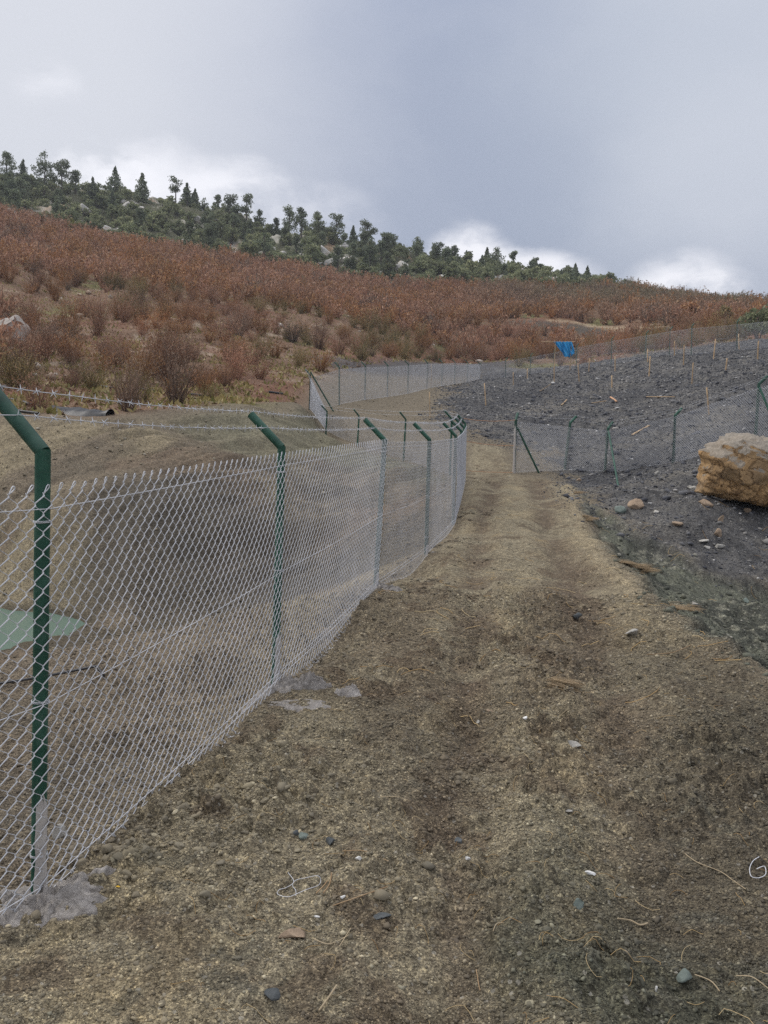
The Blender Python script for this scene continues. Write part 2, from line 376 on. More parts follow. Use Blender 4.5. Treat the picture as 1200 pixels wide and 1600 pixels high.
# ------------------------------------------------------------------ terrain: soil colours (colours of the soils, dry or damp, in patches; pit wall also has painted shade)
def lin(r, g, b): 
    f = lambda c: ((c / 255 + .055) / 1.055) ** 2.4 if c > 10 else c / 255 / 12.92
    return np.array((f(r), f(g), f(b)))
def lerp(C, c, w): return C * (1 - w[..., None]) + np.asarray(c) * w[..., None]
n1 = fbm(X, Y, 1.6, 4, 80); n2 = fbm(X, Y, .5, 4, 81); n3 = fbm(X, Y, .12, 3, 82); n4 = fbm(X, Y, 7, 4, 83)
C = np.empty(Z.shape + (3,)); C[:] = lin(130, 120, 104)
jit = n2 * .8 + n1 * .6
P = np.empty_like(C); P[:] = lin(152, 142, 120)
n1p = fbm(X - Y * .13 + fbm(X, Y, .6, 2, 7) * .3, Y * .22, .7, 4, 180); P = lerp(P, lin(117, 104, 88), sstep(n1p + n2 * .35, -.02, .22) * .6); P = lerp(P, lin(108, 92, 76), sstep(fbm(X, Y, .35, 4, 93, .6), .07, .2) * .6)
P = lerp(P, lin(170, 156, 126), sstep(n2 * .5 - n1p * .8, .06, .22) * .7)
P = lerp(P, lin(172, 158, 130), np.exp(-((sgr + .22) / .2) ** 2) * sstep(Y, 6, 8) * .7)
P = lerp(P, lin(112, 98, 84), np.clip(np.exp(-(d1 / .22) ** 2) + np.exp(-(d2 / .25) ** 2), 0, 1) * sstep(n2, -.25, .05) * .8)
P = lerp(P, lin(104, 97, 84), sstep(X - Y * .22 + n1 * 1.4, .0, .9) * sstep(Y, 9.5, 4) * .85)
P = lerp(P, lin(84, 89, 78), sstep(X + n1 * 1.5 + n2, .0, .75) * sstep(Y + n1 * 2.2 + n2, 3.5, 2.6) * sstep(X + n1 * 1.2, 1.5, .95) * .75)         # damp greenish earth low on the right
P = lerp(P, lin(98, 96, 86), sstep(n3 + n2, .12, .3) * sstep(Y, 6, 3) * .6)
C = lerp(C, P, np.clip(wp + sstep(sp + jit * .6, -.5, .0) * .0, 0, 1)) if False else C * (1 - wp[..., None]) + P * wp[..., None]
B = np.empty_like(C); B[:] = lin(132, 120, 104)
B = lerp(B, lin(158, 146, 120), sstep(fbm(X, Y * .5, 3, 4, 84) + Z * .03, .0, .16) * .8)
B = lerp(B, lin(112, 104, 92), sstep(n1 * .8 + n4, .02, .2) * .8)
B = lerp(B, lin(128, 106, 90), sstep(fbm(X, Y, 2.5, 3, 85), .08, .2) * .35)
B = lerp(B, lin(86, 82, 76), sstep(X + n1, -6.5, -4.5) * sstep(Y, 12, 13) * sstep(Y + n1 * 2.0, 17.5, 15.5) * .75)  # shade of the steep lower pit wall, painted into the soil colour
B = lerp(B, lin(134, 132, 112), sstep(X, -9, -4) * sstep(Y + n1 * 4, 19.5, 22.5) * .8)
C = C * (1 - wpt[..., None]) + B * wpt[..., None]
G = np.empty_like(C); G[:] = lin(108, 112, 101)
G = lerp(G, lin(84, 87, 81), sstep(n1 + n2, -.05, .2)); G = lerp(G, lin(150, 150, 136), sstep(n2 + n3, .15, .3) * .6)
w_ = sstep(sgr + jit * .5, -.15, .2); C = C * (1 - w_[..., None]) + G * w_[..., None]
K = np.empty_like(C); K[:] = lin(108, 108, 111)
K = lerp(K, lin(82, 83, 87), sstep(fbm(X, Y, .5, 4, 91, .65), .0, .12) * .8); K = lerp(K, lin(136, 134, 130), sstep(fbm(X, Y, .4, 4, 92, .7), .12, .22) * .55); K = lerp(K, lin(88, 89, 94), sstep(n1 + n4 * .6, -.05, .2)); K = lerp(K, lin(134, 130, 124), sstep(fbm(X, Y, 4, 4, 86), .1, .25) * .6)
w_ = w_dk = sstep(sdk + jit * 3.0 * sstep(RRg, 12, 30) + jit * .5, -.4, .5); C = C * (1 - w_[..., None]) + K * w_[..., None]
O = np.empty_like(C); O[:] = lin(138, 110, 90)
O = lerp(O, lin(176, 158, 140), sstep(n1 + n4 * .7, .08, .25) * sstep(X, 5, -8)); O = lerp(O, lin(124, 132, 76), sstep(fbm(X, Y, 6, 4, 87), .13, .22) * .7)
O = lerp(O, lin(132, 86, 66), sstep(n4, .0, .18) * .7)
C = C * (1 - wor[..., None]) + O * wor[..., None]
Fo = np.empty_like(C); Fo[:] = lin(98, 100, 78)
Fo = lerp(Fo, lin(186, 184, 178), sstep(fbm(X, Y, 5, 5, 88, .65), .08, .18)); Fo = lerp(Fo, lin(168, 138, 110), sstep(fbm(X, Y, 7, 4, 89), .1, .2) * .7)
w_ = sstep(RRg - tree_r(AZg) + n4 * 10, -1, 3); C = C * (1 - w_[..., None]) + Fo * w_[..., None]
# cut face of the terrace half way up the hill, and black spoil behind the terrace fence
cutl = [tuple(unproj(a, b, c).xy) for a, b, c in ((820,502,95.5),(860,506,94.5),(900,513,93.7),(960,521,90),(1020,524,86.5),(1045,522,85))]
w_ = np.exp(-(ldist(cutl, X, Y) / 1.6) ** 4) * .85; C = lerp(C, lin(88, 86, 82), w_)
cutt = [tuple(unproj(a, b, c).xy) for a, b, c in ((860,502,96.5),(900,504,96),(960,508,92.5),(1020,514,88.5),(1050,514,87.5))]
C = lerp(C, lin(196, 178, 150), np.exp(-(ldist(cutt, X, Y) / .6) ** 4) * .6)
spo = [tuple(unproj(a, b, c).xy) for a, b, c in ((555,577,54),(620,571,58),(690,570,68),(760,572,74))]
C = lerp(C, lin(84, 84, 90), np.exp(-(ldist(spo, X, Y) / 3.2) ** 4) * .9)
gr = ground_at(655, 585) 
SOIL = .86
C = lerp(C, lin(84, 78, 66), wpt * sstep(Z, -1.16, -1.27) * .8)
C = C * (1 + n3[..., None] * .35) * (SOIL + (.92 - SOIL) * sstep(RRg, 24, 60))[..., None]
C *= 1 + .0 * w_dk[..., None]
lum = C.mean(-1, keepdims=True); C = np.clip(lum + (C - lum) * .84, 0.01, .9)

# ------------------------------------------------------------------ helpers for objects
def tag(o, label=None, cat=None, group=None, kind=None):
    if label: o['label'] = label
    if cat: o['category'] = cat
    if group: o['group'] = group
    if kind: o['kind'] = kind
    return o
def mesh_np(name, V, F, mat=None, parent=None, smooth_=True, colors=None, link_=True):
    """F: (n,k) array of one face size, or list of such arrays"""
    me = bpy.data.meshes.new(name); V = np.asarray(V, dtype=np.float32)
    Fs = F if isinstance(F, list) else [F]; Fs = [np.asarray(f, dtype=np.int32) for f in Fs if len(f)]
    me.vertices.add(len(V)); me.vertices.foreach_set('co', V.ravel())
    lt = np.concatenate([np.full(len(f), f.shape[1], np.int32) for f in Fs]); li = np.concatenate([f.ravel() for f in Fs])
    me.loops.add(len(li)); me.loops.foreach_set('vertex_index', li)
    ls = np.concatenate(([0], np.cumsum(lt)[:-1])).astype(np.int32)
    me.polygons.add(len(lt)); me.polygons.foreach_set('loop_start', ls); me.polygons.foreach_set('loop_total', lt)
    if smooth_: me.polygons.foreach_set('use_smooth', np.ones(len(lt), bool))
    if colors is not None:
        at = me.color_attributes.new('soil', 'FLOAT_COLOR', 'POINT'); c4 = np.ones((len(V), 4), np.float32); c4[:, :3] = colors; at.data.foreach_set('color', c4.ravel())
    me.update(calc_edges=True); me.validate()
    if mat: me.materials.append(mat)
    o = bpy.data.objects.new(name, me)
    if link_: col.objects.link(o)
    if parent: o.parent = parent
    return o
def empty(name, loc=(0, 0, 0), rz=0):
    o = bpy.data.objects.new(name, None); col.objects.link(o); o.location = loc; o.rotation_euler = (0, 0, rz); o.empty_display_size = .2
    return o
def tubes(Pl, rad, sides=4, ref=(0, 0, 1), taper=None, cap=True):
    """Pl (n,m,3) polylines -> verts, quads. ref: direction never parallel to the lines"""
    Pl = np.asarray(Pl, float); n, m, _ = Pl.shape
    T = np.empty_like(Pl); T[:, 1:-1] = Pl[:, 2:] - Pl[:, :-2]; T[:, 0] = Pl[:, 1] - Pl[:, 0]; T[:, -1] = Pl[:, -1] - Pl[:, -2]
    T /= np.linalg.norm(T, axis=2, keepdims=True) + 1e-12
    ref = np.broadcast_to(np.asarray(ref, float), Pl.shape)
    U = np.cross(T, ref); U /= np.linalg.norm(U, axis=2, keepdims=True) + 1e-12; V_ = np.cross(T, U)
    ang = np.arange(sides) * 2 * math.pi / sides + .4
    r = rad if taper is None else (rad * np.asarray(taper))[..., None, None] if np.ndim(taper) == 2 else (rad * np.asarray(taper))[None, :, None, None]
    Vt = Pl[:, :, None, :] + r * (np.cos(ang)[None, None, :, None] * U[:, :, None, :] + np.sin(ang)[None, None, :, None] * V_[:, :, None, :])
    base = (np.arange(n)[:, None, None] * m + np.arange(m - 1)[None, :, None]) * sides; k = np.arange(sides)[None, None, :]; k2 = (k + 1) % sides
    F = np.stack((base + k, base + k2, base + sides + k2, base + sides + k), -1).reshape(-1, 4)
    return Vt.reshape(-1, 3), F
class MB:
    def __init__(s): s.V = []; s.F = {}; s.n = 0
    def add(s, V, F):
        V = np.asarray(V, float).reshape(-1, 3); F = np.asarray(F, int)
        s.V.append(V); s.F.setdefault(F.shape[1], []).append(F + s.n); s.n += len(V); return s
    def tube(s, pts, rad, sides=8, taper=None, caps=True):
        P_ = np.array([tuple(p) for p in pts], float)[None]
        t = P_[0, -1] - P_[0, 0]; t = t / (np.linalg.norm(t) + 1e-9); ref = (0, 0, 1) if abs(t[2]) < .8 else (0.31, 0.95, 0.02)
        V, F = tubes(P_, rad, sides, ref, taper); s.add(V, F)
        if caps:
            m = P_.shape[1]
            for c, idx in ((0, range(sides)), ((m - 1) * sides, range(sides))):
                s.add(np.concatenate((V[c:c + sides], V[c:c + sides].mean(0)[None])), [(i, (i + 1) % sides, sides) for i in range(sides)])
        return s
    def build(s, name, mat, parent=None, smooth_=True, colors=None):
        return mesh_np(name, np.concatenate(s.V), [np.concatenate(v) for v in s.F.values()], mat, parent, smooth_, colors)

def mat_new(name):
    m = bpy.data.materials.new(name); m.use_nodes = True; nt_ = m.node_tree
    b = nt_.nodes['Principled BSDF']; return m, nt_, b
def nd(nt_, t, **k):
    n = nt_.nodes.new(t)
    for a, b in k.items():
        if a in n.inputs: n.inputs[a].default_value = b
        else: setattr(n, a, b)
    return n
def ramp(nt_, src, stops):
    n = nt_.nodes.new('ShaderNodeValToRGB'); nt_.links.new(src, n.inputs[0]); e = n.color_ramp.elements
    while len(e) < len(stops): e.new(.5)
    for i, (p, c) in enumerate(stops): e[i].position = p; e[i].color = (*c, 1) if len(c) == 3 else c
    return n.outputs[0]
def mixn(nt_, f, a, b, bt='MIX'):
    n = nt_.nodes.new('ShaderNodeMix'); n.data_type = 'RGBA'; n.blend_type = bt
    for i, v in ((0, f), (6, a), (7, b)):
        if isinstance(v, (int, float)): n.inputs[i].default_value = v
        elif isinstance(v, (tuple, np.ndarray)): n.inputs[i].default_value = (*v[:3], 1)
        else: nt_.links.new(v, n.inputs[i])
    return n.outputs[2]
def tnoise(nt_, scale, detail=4, rough_=.6, vec=None, dist=0.0):
    n = nt_.nodes.new('ShaderNodeTexNoise'); n.inputs['Scale'].default_value = scale; n.inputs['Detail'].default_value = detail; n.inputs['Roughness'].default_value = rough_; n.inputs['Distortion'].default_value = dist
    if vec is not None: nt_.links.new(vec, n.inputs['Vector'])
    return n
def noisy_mat(name, ca, cb, scale=8, rough_=.8, bump=.2, bscale=None, metallic=0, cc=None, spec=.3, obj=True):
    m, t, b = mat_new(name); tcn = t.nodes.new('ShaderNodeTexCoord'); v = tcn.outputs['Object']
    n = tnoise(t, scale, 5, .65, v); c = ramp(t, n.outputs['Fac'], [(.3, ca), (.7, cb)] if cc is None else [(.28, ca), (.5, cb), (.72, cc)])
    if obj:
        oi = t.nodes.new('ShaderNodeObjectInfo'); hs = nd(t, 'ShaderNodeHueSaturation'); t.links.new(c, hs.inputs['Color'])
        mr = nd(t, 'ShaderNodeMapRange'); t.links.new(oi.outputs['Random'], mr.inputs[0]); mr.inputs[3].default_value = .78; mr.inputs[4].default_value = 1.25; t.links.new(mr.outputs[0], hs.inputs['Value']); c = hs.outputs[0]
    t.links.new(c, b.inputs['Base Color']); b.inputs['Roughness'].default_value = rough_; b.inputs['Metallic'].default_value = metallic; b.inputs['Specular IOR Level'].default_value = spec
    if bump:
        n2_ = tnoise(t, bscale or scale * 3, 6, .7, v); bp = nd(t, 'ShaderNodeBump'); bp.inputs['Strength'].default_value = bump; bp.inputs['Distance'].default_value = .02
        t.links.new(n2_.outputs['Fac'], bp.inputs['Height']); t.links.new(bp.outputs[0], b.inputs['Normal'])
    return m

# ------------------------------------------------------------------ ground object
m_ground, t, b = mat_new('soil')
vc = nd(t, 'ShaderNodeVertexColor', layer_name='soil'); geo_ = nd(t, 'ShaderNodeNewGeometry'); pos = geo_.outputs['Position']
fa = tnoise(t, 55, 4, .7, pos); fb_ = tnoise(t, 12, 4, .65, pos); fc = tnoise(t, 160, 2, .6, pos)
g1 = ramp(t, fa.outputs['Fac'], [(.28, (.55, .54, .53)), (.5, (.95, .95, .95)), (.74, (1.5, 1.48, 1.42))])
c = mixn(t, 1.0, vc.outputs['Color'], g1, 'MULTIPLY')
g2 = ramp(t, fb_.outputs['Fac'], [(.3, (.72, .70, .68)), (.7, (1.22, 1.22, 1.2))]); c = mixn(t, 1.0, c, g2, 'MULTIPLY')
g3 = ramp(t, fc.outputs['Fac'], [(.3, (.75, .75, .75)), (.7, (1.25, 1.25, 1.25))]); c = mixn(t, 1.0, c, g3, 'MULTIPLY')
gv = nd(t, 'ShaderNodeTexVoronoi', Scale=150.0); t.links.new(pos, gv.inputs['Vector']); gs = nd(t, 'ShaderNodeSeparateColor'); t.links.new(gv.outputs['Color'], gs.inputs[0])
g4 = ramp(t, gs.outputs[0], [(0, (.52, .5, .48)), (.35, (.85, .84, .82)), (.7, (1.12, 1.1, 1.05)), (.9, (1.46, 1.44, 1.36)), (1, (2.1, 2.06, 1.92))]); c = mixn(t, 1.0, c, g4, 'MULTIPLY')
gv2 = nd(t, 'ShaderNodeTexVoronoi', Scale=46.0); t.links.new(pos, gv2.inputs['Vector']); gs2 = nd(t, 'ShaderNodeSeparateColor'); t.links.new(gv2.outputs['Color'], gs2.inputs[0])
g5 = ramp(t, gs2.outputs[0], [(0, (.72, .71, .7)), (.6, (1.0, 1.0, .99)), (1, (1.32, 1.3, 1.22))]); c = mixn(t, 1.0, c, g5, 'MULTIPLY')
vor = nd(t, 'ShaderNodeTexVoronoi', Scale=38.0); t.links.new(pos, vor.inputs['Vector'])
sx = nd(t, 'ShaderNodeSeparateColor'); t.links.new(vor.outputs['Color'], sx.inputs[0])
pm = ramp(t, sx.outputs[0], [(.86, (0, 0, 0)), (.9, (1, 1, 1))]); dm = ramp(t, vor.outputs['Distance'], [(.28, (1, 1, 1)), (.36, (0, 0, 0))])
mm = mixn(t, 1.0, pm, dm, 'MULTIPLY'); sep_ = nd(t, 'ShaderNodeMath', operation='MULTIPLY'); t.links.new(mm, sep_.inputs[0]); sep_.inputs[1].default_value = .6
pc = mixn(t, sx.outputs[1], (.16, .15, .13), (.48, .45, .38)); c = mixn(t, sep_.outputs[0], c, pc)
hv = nd(t, 'ShaderNodeTexVoronoi', Scale=3.2); t.links.new(pos, hv.inputs['Vector'])
t.links.new(c, b.inputs['Base Color']); b.inputs['Roughness'].default_value = .95; b.inputs['Specular IOR Level'].default_value = .15
bp = nd(t, 'ShaderNodeBump'); bp.inputs['Strength'].default_value = 1.0; bp.inputs['Distance'].default_value = .014
ad = nd(t, 'ShaderNodeMath', operation='ADD'); t.links.new(fa.outputs['Fac'], ad.inputs[0]); t.links.new(fb_.outputs['Fac'], ad.inputs[1])
t.links.new(ad.outputs[0], bp.inputs['Height']); t.links.new(bp.outputs[0], b.inputs['Normal'])
V = np.stack((X, Y, Z), -1).reshape(-1, 3)
jj, ii = np.meshgrid(np.arange(nR - 1), np.arange(nA - 1), indexing='ij')
q = (jj * nA + ii).ravel(); F = np.stack((q, q + 1, q + nA + 1, q + nA), -1)[:, ::-1]
# close the seam behind the viewer and the small hole under the tripod
jr = np.arange(nR - 1); seam = np.stack((jr * nA + nA - 1, jr * nA, (jr + 1) * nA, (jr + 1) * nA + nA - 1), -1)[:, ::-1]
V = np.concatenate((V, [[0, 0, float(Z[0].mean())]])); cen = len(V) - 1
ia = np.arange(nA); fan = np.stack((ia, np.full(nA, cen), (ia + 1) % nA), -1)[:, ::-1]
cc = np.concatenate((C.reshape(-1, 3), C[0].mean(0)[None]))
ground = mesh_np('ground', V, [np.concatenate((F, seam)), fan], m_ground, colors=cc); tag(ground, kind='structure')

# ------------------------------------------------------------------ materials of objects
m_green = noisy_mat('green_paint', (.008, .046, .029), (.014, .078, .048), 9, .5, .12, 90, spec=.45, cc=(.045, .12, .085))
t_ = m_green.node_tree; b_ = t_.nodes['Principled BSDF']; src_ = b_.inputs['Base Color'].links[0].from_socket; tcg = t_.nodes.new('ShaderNodeTexCoord'); ng = tnoise(t_, 14, 6, .75, tcg.outputs['Object'], .8)
dustm = ramp(t_, ng.outputs['Fac'], [(.58, (0, 0, 0)), (.72, (.4, .4, .4))]); t_.links.new(mixn(t_, dustm, src_, (.16, .17, .13)), b_.inputs['Base Color'])
m_wire = noisy_mat('galvanised_wire', (.52, .53, .55), (.76, .77, .80), 3, .45, 0, metallic=0, spec=.4, obj=False)
m_cem = noisy_mat('cement', (.20, .18, .16), (.40, .37, .34), 26, .95, 1.0, 70, spec=.1, cc=(.52, .485, .45))
m_slurry = noisy_mat('cement_slurry', (.42, .39, .36), (.58, .55, .51), 12, .95, .25, 50, spec=.1, obj=False)
m_rope = noisy_mat('orange_twine', (.55, .30, .16), (.70, .42, .25), 8, .8, 0, obj=False)
m_wood = noisy_mat('stake_wood', (.36, .24, .13), (.56, .41, .25), 6, .85, .3, 30)
m_black = noisy_mat('black_plastic', (.018, .018, .02), (.04, .04, .043), 4, .5, .4, 9, spec=.4)
m_blue = noisy_mat('blue_tarpaulin', (.02, .26, .56), (.04, .40, .76), 2.5, .45, .25, 6, spec=.4, obj=False)
m_rust = noisy_mat('rusty_steel', (.06, .045, .035), (.13, .10, .08), 6, .7, .3, 30)
m_lime = noisy_mat('limestone', (.33, .31, .28), (.58, .56, .52), .55, .92, .9, 2.2, cc=(.50, .40, .30))

def rebase(root, *obs):
    T = Matrix.Translation(-root.location)
    for o in obs:
        o.data.transform(T); o.data.update()
        o.parent = root if o.parent is None else o.parent
V3 = lambda v: Vector((float(v[0]), float(v[1]), float(v[2])))
def post_pt(spec):
    """spec: base px, base py, elbow px, elbow py, depth, mesh top py -> base, elbow, mesh top"""
    bx, by, ex, ey, d, ty = spec
    bse = unproj(bx, by, d); elb = unproj(ex, ey, d); k = (ty - by) / (ey - by)
    return bse, elb, bse.lerp(elb, k)
def make_post(root, base, elbow, armdir, L_arm=.32, rad=.027, sink=.12, coat=0, coat_dir=None, segs=12, footing=0):
    ax = (elbow - base).normalized()
    mb = MB(); mb.tube([base - ax * sink, base.lerp(elbow, .5), elbow + ax * rad * .35], rad, segs)
    p = mb.build('post', m_green)
    rebase(root, p)
    if L_arm:
        a = MB(); s = elbow - armdir * rad * .1 + ax * rad * .0
        a.tube([s, s + armdir * L_arm], rad * 1.015, segs); ar = a.build('arm', m_green); rebase(root, ar); ar.parent = p
    if coat:                       # dried cement slurry left on one side of the pipe
        n = 10; m = 9; Vs = []; side = Vector(coat_dir).normalized(); fw = ax.cross(side)
        for j in range(n + 1):
            z = coat * j / n - .06; w = (1.15 - .5 * (j / n) ** 2) * (1 + .12 * math.sin(j * 2.3))
            if j == n: w = .12
            for i in range(m):
                an = (i / (m - 1) - .5) * 2 * w; rr = rad + .004 + .003 * math.sin(i * 1.7 + j) - (.005 if i in (0, m - 1) or j == n else 0)
                Vs.append(base + ax * z + side * (math.cos(an) * rr) + fw * (math.sin(an) * rr))
        Fs = [(j * m + i, j * m + i + 1, (j + 1) * m + i + 1, (j + 1) * m + i) for j in range(n) for i in range(m - 1)]
        c_ = MB().add([tuple(v) for v in Vs], Fs).build('cement_coating', m_slurry); rebase(root, c_); c_.parent = p
    return p
def ground_lump(name, cx, cy, rx, ry, h, mat, seed, n=40, rot=0, rag=.35, sink=.03):
    """irregular flat lump lying on the ground, its edge buried"""
    r_ = np.random.default_rng(seed); k = 34; ph = r_.random(6) * 6.28
    Vs = []; Fs = []
    for j in range(k + 1):
        f = j / k
        for i in range(n * 2):
            a = i / (n * 2) * 2 * math.pi; e = 1 + rag * (.5 * math.sin(2 * a + ph[0]) + .35 * math.sin(3 * a + ph[1]) + .3 * math.sin(5 * a + ph[2]) + .2 * math.sin(9 * a + ph[3]) + .12 * math.sin(17 * a + ph[4]))
            x0, y0 = math.cos(a) * rx * e * f, math.sin(a) * ry * e * f
            x = cx + x0 * math.cos(rot) - y0 * math.sin(rot); y = cy + x0 * math.sin(rot) + y0 * math.cos(rot)
            Vs.append((x, y, f))
    A_ = np.array(Vs); nz_ = fbm(A_[:, 0], A_[:, 1], .12, 4, seed) * 1.0 + fbm(A_[:, 0], A_[:, 1], .03, 3, seed + 3) * 1.0
    zb = np.array([H(x, y, Zs) for x, y in A_[:, :2]])
    A_[:, 2] = zb + h * (1 - A_[:, 2] ** 3) * (1 + nz_ * 2.6) - sink * A_[:, 2] ** 6 + .012 * nz_ * (1 - A_[:, 2] ** 4)
    for j in range(k):
        for i in range(n * 2):
            i2 = (i + 1) % (n * 2); Fs.append((j * n * 2 + i, (j + 1) * n * 2 + i, (j + 1) * n * 2 + i2, j * n * 2 + i2))
    return MB().add(A_, Fs).build(name, mat)
Zs = blur(Z, 2, 8, 8)                    # ground without its small clods, for things that rest on it

def chain_link(root, tops, bots, rad, w=.076, h=.072, sides=4, loops=False, fine=False, jitter=.0, follow=True, name='chain_link_mesh'):
    """woven wire between consecutive posts; one mesh"""
    seg = [math.hypot(bots[i + 1].x - bots[i].x, bots[i + 1].y - bots[i].y) for i in range(len(bots) - 1)]
    cum = np.concatenate(([0], np.cumsum(seg))); S = cum[-1]; nk = int(S / (w / 2))
    B = np.array([tuple(b_) for b_ in bots]); T_ = np.array([tuple(b_) for b_ in tops])
    def at(s):
        s = np.clip(s, 0, S); b_ = np.stack([np.interp(s, cum, B[:, k]) for k in range(3)], -1); t_ = np.stack([np.interp(s, cum, T_[:, k]) for k in range(3)], -1); return b_, t_
    J = int(round(float(np.mean(np.linalg.norm(T_ - B, axis=1))) / (h / 2)))
    samp = np.linspace(0, S, max(int(S / .12), 20)); sb, _ = at(samp)
    gz = np.array([H(x, y, Zs) for x, y in sb[:, :2]]) + .015
    gz = np.convolve(np.pad(gz, 4, mode='edge'), np.ones(9) / 9, 'valid')
    k = np.arange(nk)[:, None]; j = np.arange(J + 1)[None, :]
    s = (k + ((j + k) % 2)) * w / 2 + 0.0 * j
    b_, t_ = at(s)
    if follow: b_[..., 2] = np.maximum(b_[..., 2] * .35 + np.interp(s, samp, gz) * .65, np.interp(s, samp, gz) - .01)
    Pn = b_ + (t_ - b_) * (j / J)[..., None]
    dirx = np.gradient(b_[:, 0, :2], axis=0) if nk > 2 else np.tile(B[-1, :2] - B[0, :2], (nk, 1))
    bb, _ = at(np.clip(k[:, 0] * w / 2 - .3, 0, S)); b2, _ = at(np.clip(k[:, 0] * w / 2 + .3, 0, S)); dirx = (b2 - bb)[:, :2]
    dirx = dirx / (np.linalg.norm(dirx, axis=1, keepdims=True) + 1e-9)
    nrm = np.stack((dirx[:, 1], -dirx[:, 0], np.zeros(nk)), -1)          # faces the path side
    belly = fbm(s * 1.0, np.broadcast_to(j * h / 2, s.shape) * .8, .6, 2, 5) * .03 * jitter * np.sin(math.pi * j / J)
    Pn = Pn + nrm[:, None, :] * belly[..., None]
    upv = np.array((0, 0, 1.0))
    if fine:
        de = .0055; of_ = rad * 1.7
        sg = np.where((j + k) % 2 == 0, 1.0, -1.0)[..., None] * np.ones(Pn.shape[:2] + (1,))
        dz = upv * de
        a_ = Pn - dz - nrm[:, None, :] * of_ * sg; c_ = Pn + dz + nrm[:, None, :] * of_ * sg
        PL = np.stack((a_, c_), 2).reshape(nk, -1, 3)
    else:
        sg = np.where((j + k) % 2 == 0, 1.0, -1.0)[..., None]; PL = Pn + nrm[:, None, :] * rad * .8 * sg * 0
    tp_ = None
    if fine:
        jj_ = np.arange(J + 1)[None, :]; fw_ = np.where((jj_ + k) % 2 == 0, 1.15, .62)      # the strand in front reads wider than the one behind
        bk_ = np.where((jj_ - 1 + k) % 2 == 0, 1.15, .62); tp_ = np.stack((bk_, fw_), 2).reshape(nk, -1)
    mb = MB(); V_, F_ = tubes(PL, rad, sides, nrm[:, None, :] * np.ones(PL.shape), tp_); mb.add(V_, F_)
    if loops:
        top = Pn[:, -1]; bot = Pn[:, 0]
        par = ((J + np.arange(nk)) % 2 == 1)
        dx3 = np.concatenate((dirx, np.zeros((nk, 1))), 1)
        tt = np.linspace(0, 1, 9); lo = []
        for kk in np.nonzero(par)[0]:
            p0 = top[kk]; d3 = dx3[kk]; tl = .85 + rnd.uniform(-.2, .2); L_ = .040 + rnd.uniform(-.005, .006)
            ax_ = upv * 1.0 + d3 * tl; ax_ /= np.linalg.norm(ax_); sd_ = d3 * 1.0 - ax_ * np.dot(d3, ax_)
            lo.append([p0 + ax_ * L_ * math.sin(math.pi * q_ / 1.0 * 1.0) ** .8 * 1.0 + sd_ * .0085 * math.sin(2 * math.pi * q_) * 1.0 + nrm[kk] * .003 * (q_ - .5) for q_ in tt])
        V_, F_ = tubes(np.array(lo), rad, sides, nrm[par][:, None, :] * np.ones((len(lo), 9, 3))); mb.add(V_, F_)
        lo = []
        for kk in range(nk):
            p0 = bot[kk]; d3 = dx3[kk]
            e_ = rnd.uniform(.6, 1.3); lo.append([p0 + upv * .01, p0 - upv * .030 * e_ + d3 * .012 + nrm[kk] * rnd.uniform(.0, .035), p0 - upv * .022 * e_ + d3 * .034 + nrm[kk] * rnd.uniform(.0, .04)])
        V_, F_ = tubes(np.array(lo), rad, sides, nrm[:, None, :] * np.ones((nk, 3, 3)) + upv * .01); mb.add(V_, F_)
    o = mb.build(name, m_wire, smooth_=sides > 3); rebase(root, o); return o
def strand(root, name, pts, rad, sag=0.0, n=14, sides=5, barbs=0, mat=None, wig=0.0):
    mb = MB(); P_ = []
    for a, b_ in zip(pts[:-1], pts[1:]):
        for i in range(n):
            f = i / n; p = a.lerp(b_, f); p.z -= sag * 4 * f * (1 - f); p += Vector((rnd.uniform(-1, 1), rnd.uniform(-1, 1), rnd.uniform(-1, 1))) * wig; P_.append(p)
    P_.append(pts[-1]); ar = np.array([tuple(p) for p in P_])[None]
    V_, F_ = tubes(ar, rad, sides, (0, 0, 1)); mb.add(V_, F_)
    if barbs:
        cum = 0; nxt = rnd.uniform(0, barbs); lo = []
        for a, b_ in zip(P_[:-1], P_[1:]):
            L_ = (b_ - a).length
            while nxt < cum + L_:
                c_ = a.lerp(b_, (nxt - cum) / L_); ax_ = (b_ - a).normalized(); nn = ax_.orthogonal().normalized(); an = rnd.uniform(0, 6.3)
                for q_ in range(2):
                    d_ = Matrix.Rotation(an + q_ * 1.5, 3, ax_) @ nn; l_ = .017 + rnd.random() * .006
                    lo.append([tuple(c_ - d_ * l_ + ax_ * .005), tuple(c_ - d_ * .002), tuple(c_ + d_ * l_ + ax_ * .006 * rnd.uniform(-1, 1))])
                lo.append([tuple(c_ - ax_ * .009 + nn * .002), tuple(c_), tuple(c_ + ax_ * .009)])
                nxt += barbs * rnd.uniform(.85, 1.15)
            cum += L_
        lo = np.array(lo); V_, F_ = tubes(lo, rad * .9, 4, (.31, .2, .93), taper=(.5, 1.6, .5)); mb.add(V_, F_)
    o = mb.build(name, mat or m_wire); rebase(root, o); return o
